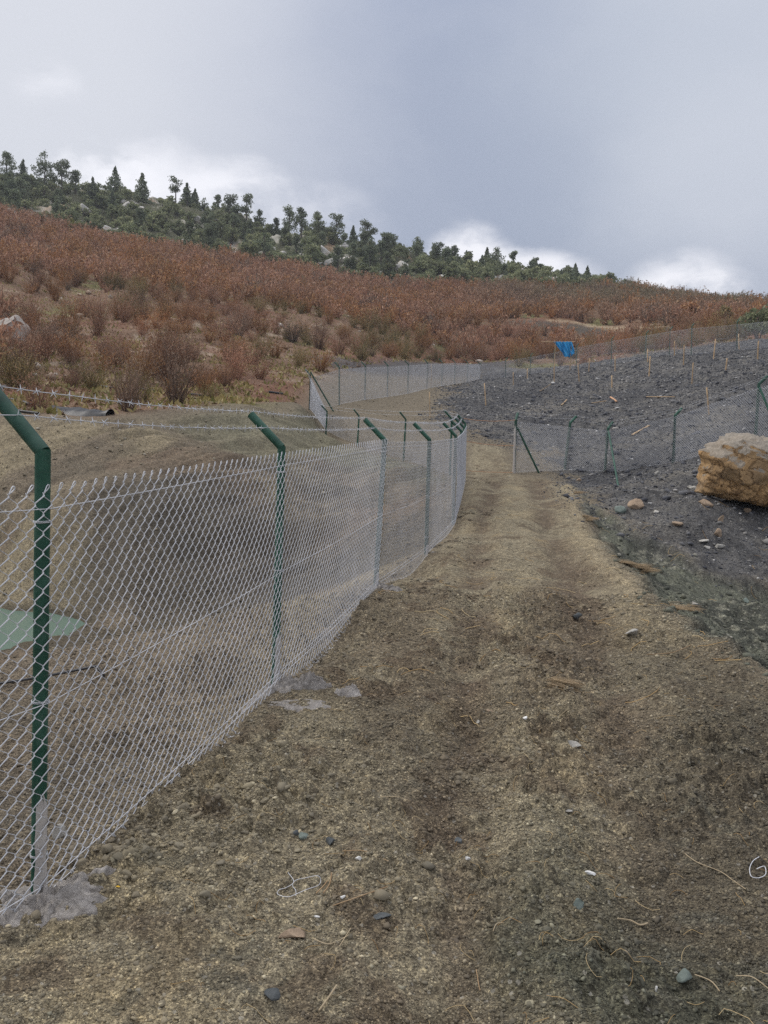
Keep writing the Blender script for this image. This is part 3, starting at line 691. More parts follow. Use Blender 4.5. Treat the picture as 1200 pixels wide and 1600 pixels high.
def fence(name, specs, label, arm_side, near_panels=0, rad_w=.002, group=None, arm_L=.32, coats=(), barb=.1, braces=(), rad=.0275, jitter=1.0, coat_dir=(.72, -.69, 0), mesh_to=None, segs=10, h=.072, arm_az=None, wires=True):
    """specs in walking order; arm_side +1: arms lean to the left of the walking direction"""
    pp = [post_pt(s) if not isinstance(s[0], Vector) else s for s in specs]
    root = empty('chain_link_fence', pp[0][0]); tag(root, label, 'fence', group)
    tips = []; mids = []
    for i, (b_, e_, m_) in enumerate(pp):
        q0 = pp[max(i - 1, 0)][0]; q1 = pp[min(i + 1, len(pp) - 1)][0]; dv = (q1 - q0); dv.z = 0; dv.normalize()
        nv = Vector((-dv.y, dv.x, 0)) * arm_side
        if arm_az and i in arm_az: nv = Vector((math.sin(R(arm_az[i])), math.cos(R(arm_az[i])), 0))
        ad = (nv + Vector((0, 0, .95))).normalized()
        cd = coats[i] if i < len(coats) else 0
        make_post(root, b_, e_, ad, arm_L, rad, coat=cd, coat_dir=coat_dir, segs=segs)
        tips.append(e_ + ad * (arm_L * .94)); mids.append(e_ + ad * arm_L * .45)
    for br in braces:
        (a, b_) = br; o = MB().tube([a, a.lerp(b_, .5), b_], rad * .72, segs).build('brace', m_green); rebase(root, o)
    side = Vector((0, 0, 0))
    def offs(pts):
        r_ = []
        for i, p in enumerate(pts):
            q0 = pp[max(i - 1, 0)][0]; q1 = pp[min(i + 1, len(pp) - 1)][0]; dv = (q1 - q0); dv.z = 0; dv.normalize(); nv = Vector((-dv.y, dv.x, 0)) * arm_side
            r_.append(p - nv * (rad + .006))
        return r_
    bots = offs([p[0] for p in pp]); tops = offs([p[2] for p in pp])
    if near_panels:
        n_ = near_panels
        chain_link(root, tops[:n_ + 1], bots[:n_ + 1], rad_w, sides=5, loops=True, fine=True, jitter=jitter, h=h)
        chain_link(root, tops[n_:n_ + 3], bots[n_:n_ + 3], rad_w * .92, sides=3, jitter=jitter, h=h)
        chain_link(root, tops[n_ + 2:], bots[n_ + 2:], rad_w * 3.6, sides=3, jitter=jitter, h=h)
    else: chain_link(root, tops, bots, rad_w, sides=3, jitter=jitter, h=h)
    if wires:
        for f_ in ((.965, .5, .025, .05) if near_panels else (.97, .5, .03)):
            strand(root, 'tension_wire', [b_.lerp(t_, f_) for b_, t_ in zip(bots, tops)], .0019, sag=.012 if f_ < .9 else .004, n=8)
    if arm_L and barb:
        up3 = Vector((0, 0, rad + .004))
        strand(root, 'barbed_wire', [t_ + up3 for t_ in tips], .0021, sag=.02, barbs=barb, wig=.0015, n=20)
        strand(root, 'barbed_wire', [t_ + up3 for t_ in mids], .0021, sag=.02, barbs=barb, wig=.0015, n=20)
    return root, pp, tips, mids

# ------------------------------------------------------------------ fences
def tie_wires(root, posts_, rad, zs=(.12, .5, .93)):
    for (p, b_, t_) in posts_:
        for f in zs:
            c_ = b_.lerp(t_, f); k = 14; lo = []
            for q_ in range(2):
                lo += [(c_.x + math.cos(6.283 * i / (k - 1)) * (rad + .0035), c_.y + math.sin(6.283 * i / (k - 1)) * (rad + .0035), c_.z + q_ * .005 + .005 * i / k) for i in range(k)]
            V_, F_ = tubes(np.array([lo]), .0017, 4, (0, 0, 1)); o = MB().add(V_, F_).build('tie_wire', m_wire); rebase(root, o); o.parent = p
P0b = Vector((-2.32, .45, 0.0)); P0 = (P0b, P0b + Vector((0, 0, 1.62)), P0b + Vector((0, 0, 1.5)))
front = [P0, (60,1410,67,706,2.88,768), (430,1066,440,699,5.4,713), (587,916,601,688,8.6,690), (666,860,671,687,11.1,689), (708,817,712,681,14.2,684), (716,790,721,674,16.6,676), (722,765,725,668,19.2,670), (725,752,727,662,21.3,665)]
fr, fpp, ftips, fmids = fence('front', front, 'nearest silver chain link fence on green posts along the left edge of the dirt track', 1, near_panels=3, rad_w=.0022, coats=(0, .50, .42, .22, .15), segs=16)
for i, (sx_, sy_, hh) in {1: (.26, .15, .035), 2: (.24, .2, .03), 3: (.2, .15, .03), 4: (.15, .12, .02)}.items():
    b_ = fpp[i][0]
    f_ = ground_lump('concrete_footing', b_.x + .03, b_.y - .05, sx_, sy_, hh, m_cem, 30 + i, rot=.3); rebase(fr, f_)
back = [fpp[-1], (703,742,706,655,22.3,658), (630,726,634,655,25.5,659), (558,703,561,650,28,654), (508,699,511,643,30,647), (483,646,485,586,33,590)]
bk, bpp, _, _ = fence('back', back, 'chain link fence closing the far end of the pit, seen above the nearest fence', 1, rad_w=.0032, barb=.12)
o_ = chain_link(bk, [bpp[-2][2], bpp[-1][2]], [bpp[-2][0], bpp[-1][0]], .006, sides=3, h=.05)
s0 = unproj(485, 581, 33); s1 = ground_at(521, 643); 
b_ = MB().tube([s0, s1], .03, 8).build('brace', m_green); rebase(bk, b_)
terr = [bpp[-1], (530,633,530,574,35,577), (570,626,571,572,38,574), (605,621,606,571,41,573), (637,616,638,569,44,571), (667,609,668,567,48,569), (690,605,691,566,51,568), (710,602,711,566,54,567), (730,600,731,567,57,568), (750,597,750,569,62,570)]
tr_, tpp, _, _ = fence('terrace', terr, 'pale dense chain link fence on the terrace left of the dark gravel hill', 1, rad_w=.0038, barb=0, coats=(0, 0, .5, .5, .5, .5, .5, .5, .5, 0))
hill = [tpp[-1], (790,593,790,563,60.5,564), (828,588,829,556,59,558), (865,583,866,548,57.5,551), (900,577,901,541,56,543), (955,569,956,530,54,533), (1008,560,1010,521,52,524), (1046,556,1047,515,50.5,518), (1080,553,1081,510,49,513), (1151,547,1152,503,47,507), (1215,542,1217,496,44.5,500), (1290,540,1293,488,42.5,492)]
hl, hpp, _, _ = fence('hill', hill, 'faint chain link fence running along the far crest of the dark gravel hill', 1, rad_w=.0042, barb=0)
right = [(803,741,806,657,23,659), (882,736,891,661,24.5,668), (945,741,950,670,25,673), (1052,724,1055,649,24,651), (1180,692,1186,600,21.5,606), (1330,668,1336,570,19,576)]
rf_, rpp, _, _ = fence('right', right, 'chain link fence right of the gate opening, on the slope above the boulder', 1, rad_w=.0054, rad=.04, barb=.12, coats=(1.5, .12, 0, 0, .3), coat_dir=(-.5, -.85, 0), arm_az={0: 20, 1: 60, 2: 50, 3: 70, 4: 80},
    braces=[(unproj(808, 668, 23), ground_at(842, 739)), (unproj(951, 674, 24.9), ground_at(966, 760)), (unproj(1187, 606, 21.4), unproj(1222, 690, 20.7))])
for k_, (a, b_, dz) in enumerate((((725,654,21.4), (806,656,23.0), .05), ((727,689,21.3), (804,696,23.0), .04), ((727,735,21.3), (803,738,23), .02))):
    A0, B0 = unproj(*a), unproj(*b_); rr_ = empty('rope', A0)
    strand(rr_, 'strand', [A0, B0], .008, sag=dz, n=24, mat=m_rope, wig=.004)
    tag(rr_, ('orange twine stretched across the gate opening at fence top height', 'pale orange twine stretched across the gate opening at half height', 'thin twine stretched across the gate opening just above the ground')[k_], 'rope', 'twines across the gate opening')

tie_wires(fr, [(p, fpp[i][0], fpp[i][2]) for i, p in enumerate([c for c in fr.children if c.name.startswith('post')]) if i < 5], .0275)
# ------------------------------------------------------------------ pond and the pit's small things
wat = bpy.data.materials.new('pond_water'); m_, t, b = mat_new('pond_water'); b.inputs['Base Color'].default_value = (.13, .20, .16, 1); b.inputs['Roughness'].default_value = .16; b.inputs['Specular IOR Level'].default_value = .22
nn_ = tnoise(t, 5, 3, .5); bp = nd(t, 'ShaderNodeBump'); bp.inputs['Strength'].default_value = .06; t.links.new(nn_.outputs['Fac'], bp.inputs['Height']); t.links.new(bp.outputs[0], b.inputs['Normal'])
ax_, ay_ = np.meshgrid(np.linspace(-16, -4.2, 40), np.linspace(9.5, 15, 24)); PW = -1.30
pw = mesh_np('pond_water', np.stack((ax_.ravel(), ay_.ravel(), np.full(ax_.size, PW)), -1), np.array([(j * 40 + i, j * 40 + i + 1, (j + 1) * 40 + i + 1, (j + 1) * 40 + i) for j in range(23) for i in range(39)]), m_); tag(pw, kind='structure')
def on_ground(px, py, up_=0.0):
    g = ground_at(px, py); g = g or unproj(px, py, 50); g.z += up_; return g
def hose(name, pix, rad, label, cat, up_=.02, mat=None, group=None):
    pts = [on_ground(*p, up_) for p in pix]; root = MB().tube(pts, rad, 6).build(name, mat or m_black)
    root.data.transform(Matrix.Translation(-pts[0])); root.location = pts[0]; tag(root, label, cat, group); return root
hose('pipe', [(-20,1076),(40,1067),(90,1058),(150,1046),(152,1047),(162,1060)], .012, 'thin black bent pipe lying in the pit behind the nearest fence panel', 'pipe', .03)
hose('irrigation_hose', [(-10,622),(30,628),(58,637)], .05, 'black irrigation hose at the left end of the terrace edge', 'hose', .04, group='irrigation hoses in the orchard')
hose('irrigation_hose', [(15,641),(35,645),(60,648)], .04, 'short black irrigation hose just under the upper barbed wire, far left', 'hose', .04, group='irrigation hoses in the orchard')
for lb, pts in (('black hose between the shrubs above the middle of the bank', [(142,602),(160,606),(180,608)]), ('black hose beside the reddish shrub right of the bank middle', [(215,609),(240,613)]), ('dark hose piece near the right end of the shrub row', [(297,618),(328,622)]), ('dark hose piece above the bank crest near the terrace corner', [(420,614),(442,617)])):
    hose('irrigation_hose', pts, .05, lb, 'hose', .05, group='irrigation hoses in the orchard')
def sheet_strip(name, a, b_, w, label, cat, mat):
    A0, B0 = on_ground(*a), on_ground(*b_); n = 40; m = 9; Vs = []
    d_ = (B0 - A0); d_.z = 0; s_ = Vector((-d_.y, d_.x, 0)).normalized()
    for i in range(n + 1):
        f = i / n; ww = w * math.sin(math.pi * min(max(f, .04), .96)) ** .5
        for j in range(m):
            g = (j / (m - 1) - .5); p = A0.lerp(B0, f) + s_ * g * ww; z = H(p.x, p.y, Zs) + .05 + .10 * (1 - 4 * g * g) * (1 + 2.2 * float(fbm(np.array([p.x]), np.array([p.y]), .45, 3, 5)[0])) ; Vs.append((p.x - A0.x, p.y - A0.y, z - A0.z - (.12 if j in (0, m - 1) else 0)))
    Fs = [(i * m + j, i * m + j + 1, (i + 1) * m + j + 1, (i + 1) * m + j) for i in range(n) for j in range(m - 1)]
    o = MB().add(Vs, Fs).build(name, mat); o.location = A0; return tag(o, label, cat)
sheet_strip('plastic_sheet', (82,641), (172,649), 1.1, 'crumpled black plastic sheet lying along the crest of the bank under the shrubs', 'plastic sheet', m_black)

# ------------------------------------------------------------------ blue tarpaulin
g = on_ground(872, 590); dT = g.y; dT = 56.0
a_, b_ = unproj(846, 534, dT), unproj(899, 534, dT)
root = empty('tarpaulin', (float((a_.x + b_.x) / 2), dT, H((a_.x + b_.x) / 2, dT, Zs))); tag(root, 'torn bright blue tarpaulin hung over a thin pole below the orchard', 'tarpaulin')
o = MB().tube([a_, a_.lerp(b_, .5) - Vector((0, 0, .02)), b_], .025, 6).build('pole', m_wood); rebase(root, o)
for px in (868, 893):
    p = unproj(px, 534, dT); o = MB().tube([Vector((p.x, p.y, H(p.x, p.y, Zs) - .2)), p], .025, 6).build('leg', m_wood); rebase(root, o)
n, m = 44, 34; Vs = []
pxl = lambda u: 865 + u * 29
for i in range(n + 1):
    u = i / n
    for j in range(m + 1):
        v = j / m; top = 534; bot = 545 + 9.5 * (1 - abs(2 * u - 1.05) ** 1.6) + 7 * u + 1.2 * math.sin(u * 19)
        px = pxl(u) + v * (5 * (1 - u) + 3) ; py = top + (bot - top) * v + 1.2 * math.sin(u * 9) * (1 - v) * v
        p = unproj(px, py, dT); p.y += .10 * math.sin(u * 15 + v * 3.1) * (.25 + v) + .05 * math.sin(u * 33 - v * 5) - .06; Vs.append(tuple(p))
Fs = [(i * (m + 1) + j, i * (m + 1) + j + 1, (i + 1) * (m + 1) + j + 1, (i + 1) * (m + 1) + j) for i in range(n) for j in range(m)]
o = MB().add(Vs, Fs).build('sheet', m_blue); rebase(root, o)
so = o.modifiers.new('thick', 'SOLIDIFY'); so.thickness = .012

# ------------------------------------------------------------------ wooden stakes on the hill
stakes = [(759,633,757,599,'leftmost upright stake on the dark gravel, beside the terrace fence corner'),(802,602,802,582,'second upright stake from the left on the dark gravel'),(824,591,824,576,'short faint stake between the terrace corner and the blue tarpaulin'),
 (866,598,866,569,'upright stake directly below the left end of the blue tarpaulin'),(905,596,903,570,'upright stake below the right edge of the blue tarpaulin'),(920,582,921,560,'stake just right of the blue tarpaulin'),
 (961,580,961,557,'stake with a pale side splinter, right of the tarpaulin'),(956,605,956,587,'short dark stake low in the middle of the gravel hill'),(1012,565,1012,546,'stake at the crest standing close behind a taller one'),
 (1014,588,1016,557,'tall stake in front of the crest pair'),(1054,557,1054,533,'stake on the crest below the brown terrace edge'),(1068,571,1069,539,'tall stake just right of the crest stake'),
 (1081,600,1083,567,'thick leaning stake in the middle right of the gravel hill'),(1115,561,1118,530,'leaning stake on the crest near the pale bushes'),(1134,578,1136,560,'small stake below the crest on the right'),
 (1155,546,1154,522,'highest stake, on the crest by the fence post'),(1184,561,1185,533,'rightmost upright stake near the edge of the photo'),(1108,648,1104,606,'stake right behind the chain link fence above the boulder'),
 (672,652,671,613,'stake on brown soil between the pit fence and the terrace fence'),(674,606,674,569,'pale stake standing behind the terrace fence')]
def stake_mesh(h, w, seed):
    r_ = random.Random(seed); mb = MB(); k = 5; Vs = []
    for i in range(k):
        f = i / (k - 1); ww = w * (1 - .12 * f); ox = .012 * math.sin(f * 4 + seed); 
        for (x, y) in ((-1, -.6), (1, -.6), (1, .6), (-1, .6)): Vs.append((x * ww / 2 + ox, y * ww / 2, -.15 + (h + .15) * f + (.02 * x if i == k - 1 else 0)))
    Fs = [(i * 4 + a, i * 4 + (a + 1) % 4, (i + 1) * 4 + (a + 1) % 4, (i + 1) * 4 + a) for i in range(k - 1) for a in range(4)] + [(16, 17, 18, 19)]
    return mb.add(Vs, Fs)
for i, (bx, by, tx, ty, lb) in enumerate(stakes):
    b_ = on_ground(bx, by); top = unproj(tx, ty, b_.y); v = top - b_
    o = stake_mesh(v.length, .075 if b_.y > 38 else .06, i).build('wooden_stake', m_wood, smooth_=False); o.location = b_
    o.rotation_mode = 'QUATERNION'; o.rotation_quaternion = v.to_track_quat('Z', 'Y'); tag(o, 'raw wooden ' + lb, 'stake', 'wooden stakes on the gravel hill')
for i, (ax2, ay2, bx, by, w_, lb) in enumerate([(845,612,861,600,.06,'raw wooden stake leaning over at a steep slant, left of the hill middle'),(878,634,886,627,.05,'short fallen stake lying left of the pale fallen one'),(929,631,947,629,.06,'pale fallen stake lying flat in the middle of the gravel hill'),(955,623,963,630,.09,'small orange piece of wood on the gravel'),(1013,622,1054,623,.05,'long thin fallen stake lying across the gravel'),(990,681,1014,668,.07,'bright pale plank lying on the slope behind the gate fence')]):
    a_, b_ = on_ground(ax2, ay2, .06), on_ground(bx, by, .08); v = b_ - a_
    if i == 0: b_ = unproj(bx, by, a_.y); v = b_ - a_
    o = stake_mesh(v.length, w_, 40 + i).build('wooden_stake', m_rope if i == 3 else m_wood, smooth_=False); o.location = a_; o.rotation_mode = 'QUATERNION'; o.rotation_quaternion = v.to_track_quat('Z', 'Y'); tag(o, lb, 'stake', 'fallen stakes on the gravel hill')
# ------------------------------------------------------------------ rocks
def ico(sub):
    import bmesh
    bm = bmesh.new(); bmesh.ops.create_icosphere(bm, subdivisions=sub, radius=1); bm.verts.ensure_lookup_table()
    V_ = np.array([v.co[:] for v in bm.verts]); F_ = np.array([[v.index for v in f.verts] for f in bm.faces]); bm.free(); return V_, F_
IC = {k: ico(k) for k in (1, 2, 3, 4, 5)}
IC[0] = (np.array([(1, 0, 0), (-1, 0, 0), (0, 1, 0), (0, -1, 0), (0, 0, 1), (0, 0, -1)], float), np.array([(0, 2, 4), (2, 1, 4), (1, 3, 4), (3, 0, 4), (2, 0, 5), (1, 2, 5), (3, 1, 5), (0, 3, 5)]))
def rock_verts(size, seed, sub=3, facets=9, rough_=.12):
    """faceted stone: a sphere cut by random planes, then roughened"""
    r_ = np.random.default_rng(seed); V_, F_ = IC[sub]; V_ = V_.copy()
    n = r_.normal(size=(facets, 3)); n /= np.linalg.norm(n, axis=1, keepdims=True); d = r_.uniform(.3, .72, facets)
    for a, dd in zip(n, d):
        s = V_ @ a; ov_ = np.maximum(s - dd, 0); V_ -= ov_[:, None] * a * .985
    q = V_ * 2.1 + seed
    nz_ = fbm(q[:, 0] + q[:, 2] * .7, q[:, 1] - q[:, 2] * .5, .9, 4, seed % 97)
    V_ *= (1 + nz_ * rough_ * 2.5)[:, None]
    return V_ * np.asarray(size) / 2, F_
def rock(name, px, py, size, label, mat, seed=0, cat='rock', sub=3, sink=.25, rot=0, group=None, rough_=.12, loc=None, facets=9):
    g = loc or on_ground(px, py); V_, F_ = rock_verts(size, seed, sub, facets, rough_)
    o = mesh_np(name, V_, F_, mat, smooth_=False); o.location = (g.x, g.y, g.z + size[2] * (.5 - sink)); o.rotation_euler = (rnd.uniform(-.2, .2), rnd.uniform(-.2, .2), rot)
    return tag(o, label, cat, group)
m_bould, t, b = mat_new('boulder_rock'); tcn = t.nodes.new('ShaderNodeTexCoord'); v_ = tcn.outputs['Object']
n1_ = tnoise(t, 1.1, 6, .6, v_, .6); n2_ = tnoise(t, 4.5, 7, .7, v_, .4); n3_ = tnoise(t, 17, 5, .7, v_)
sepn = nd(t, 'ShaderNodeSeparateXYZ'); geo2 = nd(t, 'ShaderNodeNewGeometry'); t.links.new(geo2.outputs['Normal'], sepn.inputs[0])
mr = nd(t, 'ShaderNodeMath', operation='MULTIPLY_ADD'); t.links.new(n2_.outputs['Fac'], mr.inputs[0]); mr.inputs[1].default_value = 1.3; t.links.new(sepn.outputs['Z'], mr.inputs[2])
lich = ramp(t, mr.outputs[0], [(.92, (0, 0, 0)), (1.0, (.85, .85, .85))])
lich_pos = nd(t, 'ShaderNodeSeparateXYZ'); t.links.new(v_, lich_pos.inputs[0])
oc = ramp(t, n1_.outputs['Fac'], [(.3, (.22, .155, .10)), (.46, (.42, .28, .15)), (.58, (.56, .37, .19)), (.72, (.40, .345, .28))])
oc = mixn(t, 1.0, oc, ramp(t, n2_.outputs['Fac'], [(.3, (.62, .6, .58)), (.65, (1.15, 1.15, 1.15))]), 'MULTIPLY')
wv = nd(t, 'ShaderNodeVectorMath', operation='SCALE'); t.links.new(n2_.outputs['Color'], wv.inputs[0]); wv.inputs['Scale'].default_value = .5
wa = nd(t, 'ShaderNodeVectorMath', operation='ADD'); t.links.new(v_, wa.inputs[0]); t.links.new(wv.outputs[0], wa.inputs[1]); ms = nd(t, 'ShaderNodeMapping'); ms.inputs['Scale'].default_value = (1, 1, 2.1); ms.inputs['Rotation'].default_value = (0, .35, 0); t.links.new(wa.outputs[0], ms.inputs[0])
ck = nd(t, 'ShaderNodeTexVoronoi', Scale=1.9, feature='DISTANCE_TO_EDGE'); t.links.new(ms.outputs[0], ck.inputs['Vector'])
crk = ramp(t, ck.outputs['Distance'], [(0, (.28, .25, .22)), (.035, (.55, .52, .5)), (.07, (1, 1, 1))])
ckc = nd(t, 'ShaderNodeTexVoronoi', Scale=1.9); t.links.new(ms.outputs[0], ckc.inputs['Vector']); fcs = nd(t, 'ShaderNodeSeparateColor'); t.links.new(ckc.outputs['Color'], fcs.inputs[0])
oc = mixn(t, 1.0, oc, ramp(t, fcs.outputs[0], [(0, (.72, .74, .78)), (.5, (1, 1, 1)), (1, (1.3, 1.22, 1.1))]), 'MULTIPLY'); oc = mixn(t, .9, oc, crk, 'MULTIPLY')
c_ = mixn(t, lich, oc, ramp(t, n3_.outputs['Fac'], [(.3, (.22, .20, .17)), (.7, (.40, .365, .31))]))
t.links.new(c_, b.inputs['Base Color']); b.inputs['Roughness'].default_value = .92; b.inputs['Specular IOR Level'].default_value = .15
bp = nd(t, 'ShaderNodeBump'); bp.inputs['Strength'].default_value = .9; bp.inputs['Distance'].default_value = .06; t.links.new(n2_.outputs['Fac'], bp.inputs['Height']); t.links.new(bp.outputs[0], b.inputs['Normal'])
# the big boulder: outline and relief shaped by hand (local axes: x across, z up, y away)
ctr = unproj(1160, 736, 15.6); r_ = np.random.default_rng(5)
V_, F_ = IC[5]; V_ = V_.copy()
pl = [((-.9, -.3, .3), .74), ((-.55, -.1, .85), .62), ((.1, -.35, .93), .50), ((-.35, -.9, .1), .60), ((.25, -.85, -.45), .55), ((-.7, -.5, -.5), .66), ((.6, -.7, .35), .72), ((0, 0, -1), .52), ((.2, .5, .8), .6), ((-.6, .7, .2), .7), ((.75, .5, 0), .8), ((-.15, -.75, .65), .60)]
pl += [((-.95, -.2, -.2), .72), ((-.75, -.55, .5), .70), ((.3, -.95, .3), .66), ((-.1, -.97, -.35), .68), ((-.3, -.2, 1), .60), ((.45, -.1, .95), .58), ((-.5, -.85, .35), .66), ((.55, -.8, -.1), .68), ((-.6, -.75, -.15), .70), ((.1, -.6, .85), .64)]
for a, dd in pl:
    a = np.array(a); a = a / np.linalg.norm(a); s = V_ @ a; V_ -= np.maximum(s - dd, 0)[:, None] * a * .9
q = V_ * 1.7; f1 = fbm(q[:, 0] + q[:, 1] * .4, q[:, 2] * 2.2 - q[:, 1] * .5 + q[:, 0] * .5, .55, 5, 3, .55); f2 = fbm(q[:, 0] * 2 + q[:, 1], q[:, 2] * 3 + q[:, 0] * 1.2, .22, 4, 13)
rd = np.abs(fbm(q[:, 0] * .6 + q[:, 1] * .3, q[:, 2] * 2.4 + q[:, 0] * .9, .5, 3, 23)) 
V_ *= (1 + f1 * .15 + f2 * .17 - np.exp(-(rd / .022) ** 2) * .07)[:, None]
V_ = V_ * np.array((1.34, 1.05, 1.16))
o = mesh_np('boulder', V_, F_, m_bould, smooth_=False); o.location = ctr + Vector((.56, .5, .02)); o.scale = (1.02, 1.0, 1.03); o.rotation_euler = (0, R(8), 0); tag(o, 'large cracked ochre boulder with a pale grey weathered top on the dark bank', 'boulder')
m_rk = {'pale': noisy_mat('pale_stone', (.34, .32, .28), (.55, .53, .48), 14, .9, .5), 'tan': noisy_mat('tan_stone', (.27, .20, .14), (.44, .33, .23), 12, .9, .6, 30), 'grey': noisy_mat('grey_stone', (.075, .085, .09), (.16, .17, .17), 14, .9, .6, 40), 'white': noisy_mat('white_stone', (.62, .61, .58), (.80, .79, .76), 30, .8, .3), 'green': noisy_mat('green_stone', (.14, .17, .15), (.24, .28, .25), 16, .85, .4)}
for i, (px, py, sz, mt, lb) in enumerate([
 (1085,768,(.45,.3,.24),'pale','flat pale grey stone lying left of the boulder'),(1102,788,(.48,.3,.16),'tan','orange topped slab of stone below the left end of the boulder'),(996,792,(.42,.3,.3),'tan','rusty brown stone on the dark slope under the fence'),
 (1016,788,(.12,.1,.1),'white','small white stone right of the rusty brown stone'),(971,799,(.3,.25,.25),'green','pale greenish stone near the top of the gully slope'),(1057,821,(.26,.2,.18),'tan','small tan stone midway down the dark bank'),
 (1168,800,(.18,.15,.14),'tan','tan stone right under the boulder'),(1127,817,(.14,.1,.24),'tan','pointed tan chip standing below the slab'),(1122,838,(.26,.18,.3),'tan','upright orange brown stone at the foot of the dark bank'),
 (1098,847,(.22,.18,.12),'pale','pale round stone left of the upright orange stone'),(1123,856,(.24,.18,.16),'pale','whitish stone under the upright orange stone'),(1103,856,(.2,.14,.08),'pale','thin pale flake at the gully edge'),
 (1024,802,(.2,.16,.14),'pale','grey white stone on the slope below the fence post'),(1027,740,(.16,.13,.13),'pale','small pale stone just below the right fence'),(1078,764,(.16,.12,.12),'pale','small stone touching the flat pale stone'),
 (900,967,(.13,.11,.09),'grey','dark angular stone on the far part of the track'),(988,990,(.14,.1,.06),'pale','flat pale stone on the track near the gully lip'),(950,737,(.3,.2,.1),'tan','pinkish slab at the foot of the corner post'),
 (903,752,(.2,.16,.12),'tan','tan clod beside the end of the track'),(1165,942,(.16,.14,.12),'green','greenish stone low on the gully slope'),(1086,948,(.15,.12,.1),'pale','stone on the lip of the gully'),
 (455,1464,(.125,.075,.06),'tan','wedge shaped tan stone near the bottom left of the track'),(516,1318,(.07,.055,.045),'grey','dark blue grey stone left of the white fragment'),(474,1308,(.05,.045,.04),'green','mottled greenish stone beside a black one'),(463,1304,(.04,.04,.035),'grey','black stone beside the mottled greenish one'),
 (560,1345,(.03,.024,.026),'white','bright white pebble in the middle of the track bottom'),(536,1404,(.026,.024,.02),'white','white pebble below the bent wire'),(730,1342,(.03,.02,.018),'white','off white chip right of the middle of the track'),
 (897,1168,(.10,.09,.06),'pale','cream lump of stone on the right half of the track'),(890,1269,(.045,.03,.03),'pale','small cream stone below the cream lump'),(922,1366,(.05,.03,.02),'white','pale bluish chip on the right half of the track'),
 (821,1123,(.035,.03,.025),'white','white shell like chip on the right half of the track'),(1065,1530,(.075,.06,.05),'green','blue green stone at the bottom right'),(905,1418,(.07,.06,.05),'green','grey green stone left of the blue green one'),
 (747,1130,(.05,.035,.03),'pale','pale stone above the clod mound'),(766,1112,(.06,.035,.03),'tan','reddish stone above the clod mound'),(718,1316,(.05,.04,.035),'grey','dark pebble in the wheel rut'),
 (422,1560,(.08,.05,.05),'grey','black stone at the bottom edge of the track'),(595,1435,(.09,.05,.03),'grey','dark flat stone half buried right of the cigarette white piece'),(95,1308,(.09,.05,.1),'pale','pale stone behind the nearest fence panel'),
 (1025,1548,(.01,.012,.035),'white','tiny upright white splinter at the bottom right')]):
    rock('rock' if max(sz) > .08 else 'pebble', px, py, sz, lb, m_rk[mt], 100 + i, 'rock' if max(sz) > .08 else 'pebble', 3, .3, rnd.uniform(-.5, .5))
rock('rock', 14, 540, (3.3, 1.8, 2.3), 'big white rock among the shrubs at the left edge', noisy_mat('white_rock', (.30, .25, .21), (.50, .45, .40), 1.2, .9, .9, 4, cc=(.42, .31, .25)), 3, sub=4, sink=.15, rot=.2, rough_=.3, facets=12)
# limestone outcrops in the wood
OUT = []
for i in range(105):
    px = rnd.choice([rnd.uniform(-10, 640), rnd.uniform(300, 920)])
    sky_y = float(np.interp(px, (0, 150, 300, 450, 600, 750, 900), (282, 305, 325, 366, 398, 420, 436))); low = float(np.interp(px, (0, 150, 300, 450, 600, 750, 900), (338, 362, 390, 416, 436, 443, 448)))
    py = rnd.uniform(sky_y + 4, low) if rnd.random() < .5 else low - rnd.uniform(-1, 7)
    g = ground_at(px, py)
    if g is None: continue
    s = rnd.uniform(1.2, 3.2)
    o = rock('limestone_outcrop', 0, 0, (s * 1.5, s, s * rnd.uniform(.6, 1.0)), 'pale limestone outcrop among the dark bushes of the wooded slope', m_lime, 300 + i, 'rock', 3, .3, rnd.uniform(0, 3), 'limestone outcrops in the wood', .2, loc=g, facets=14)

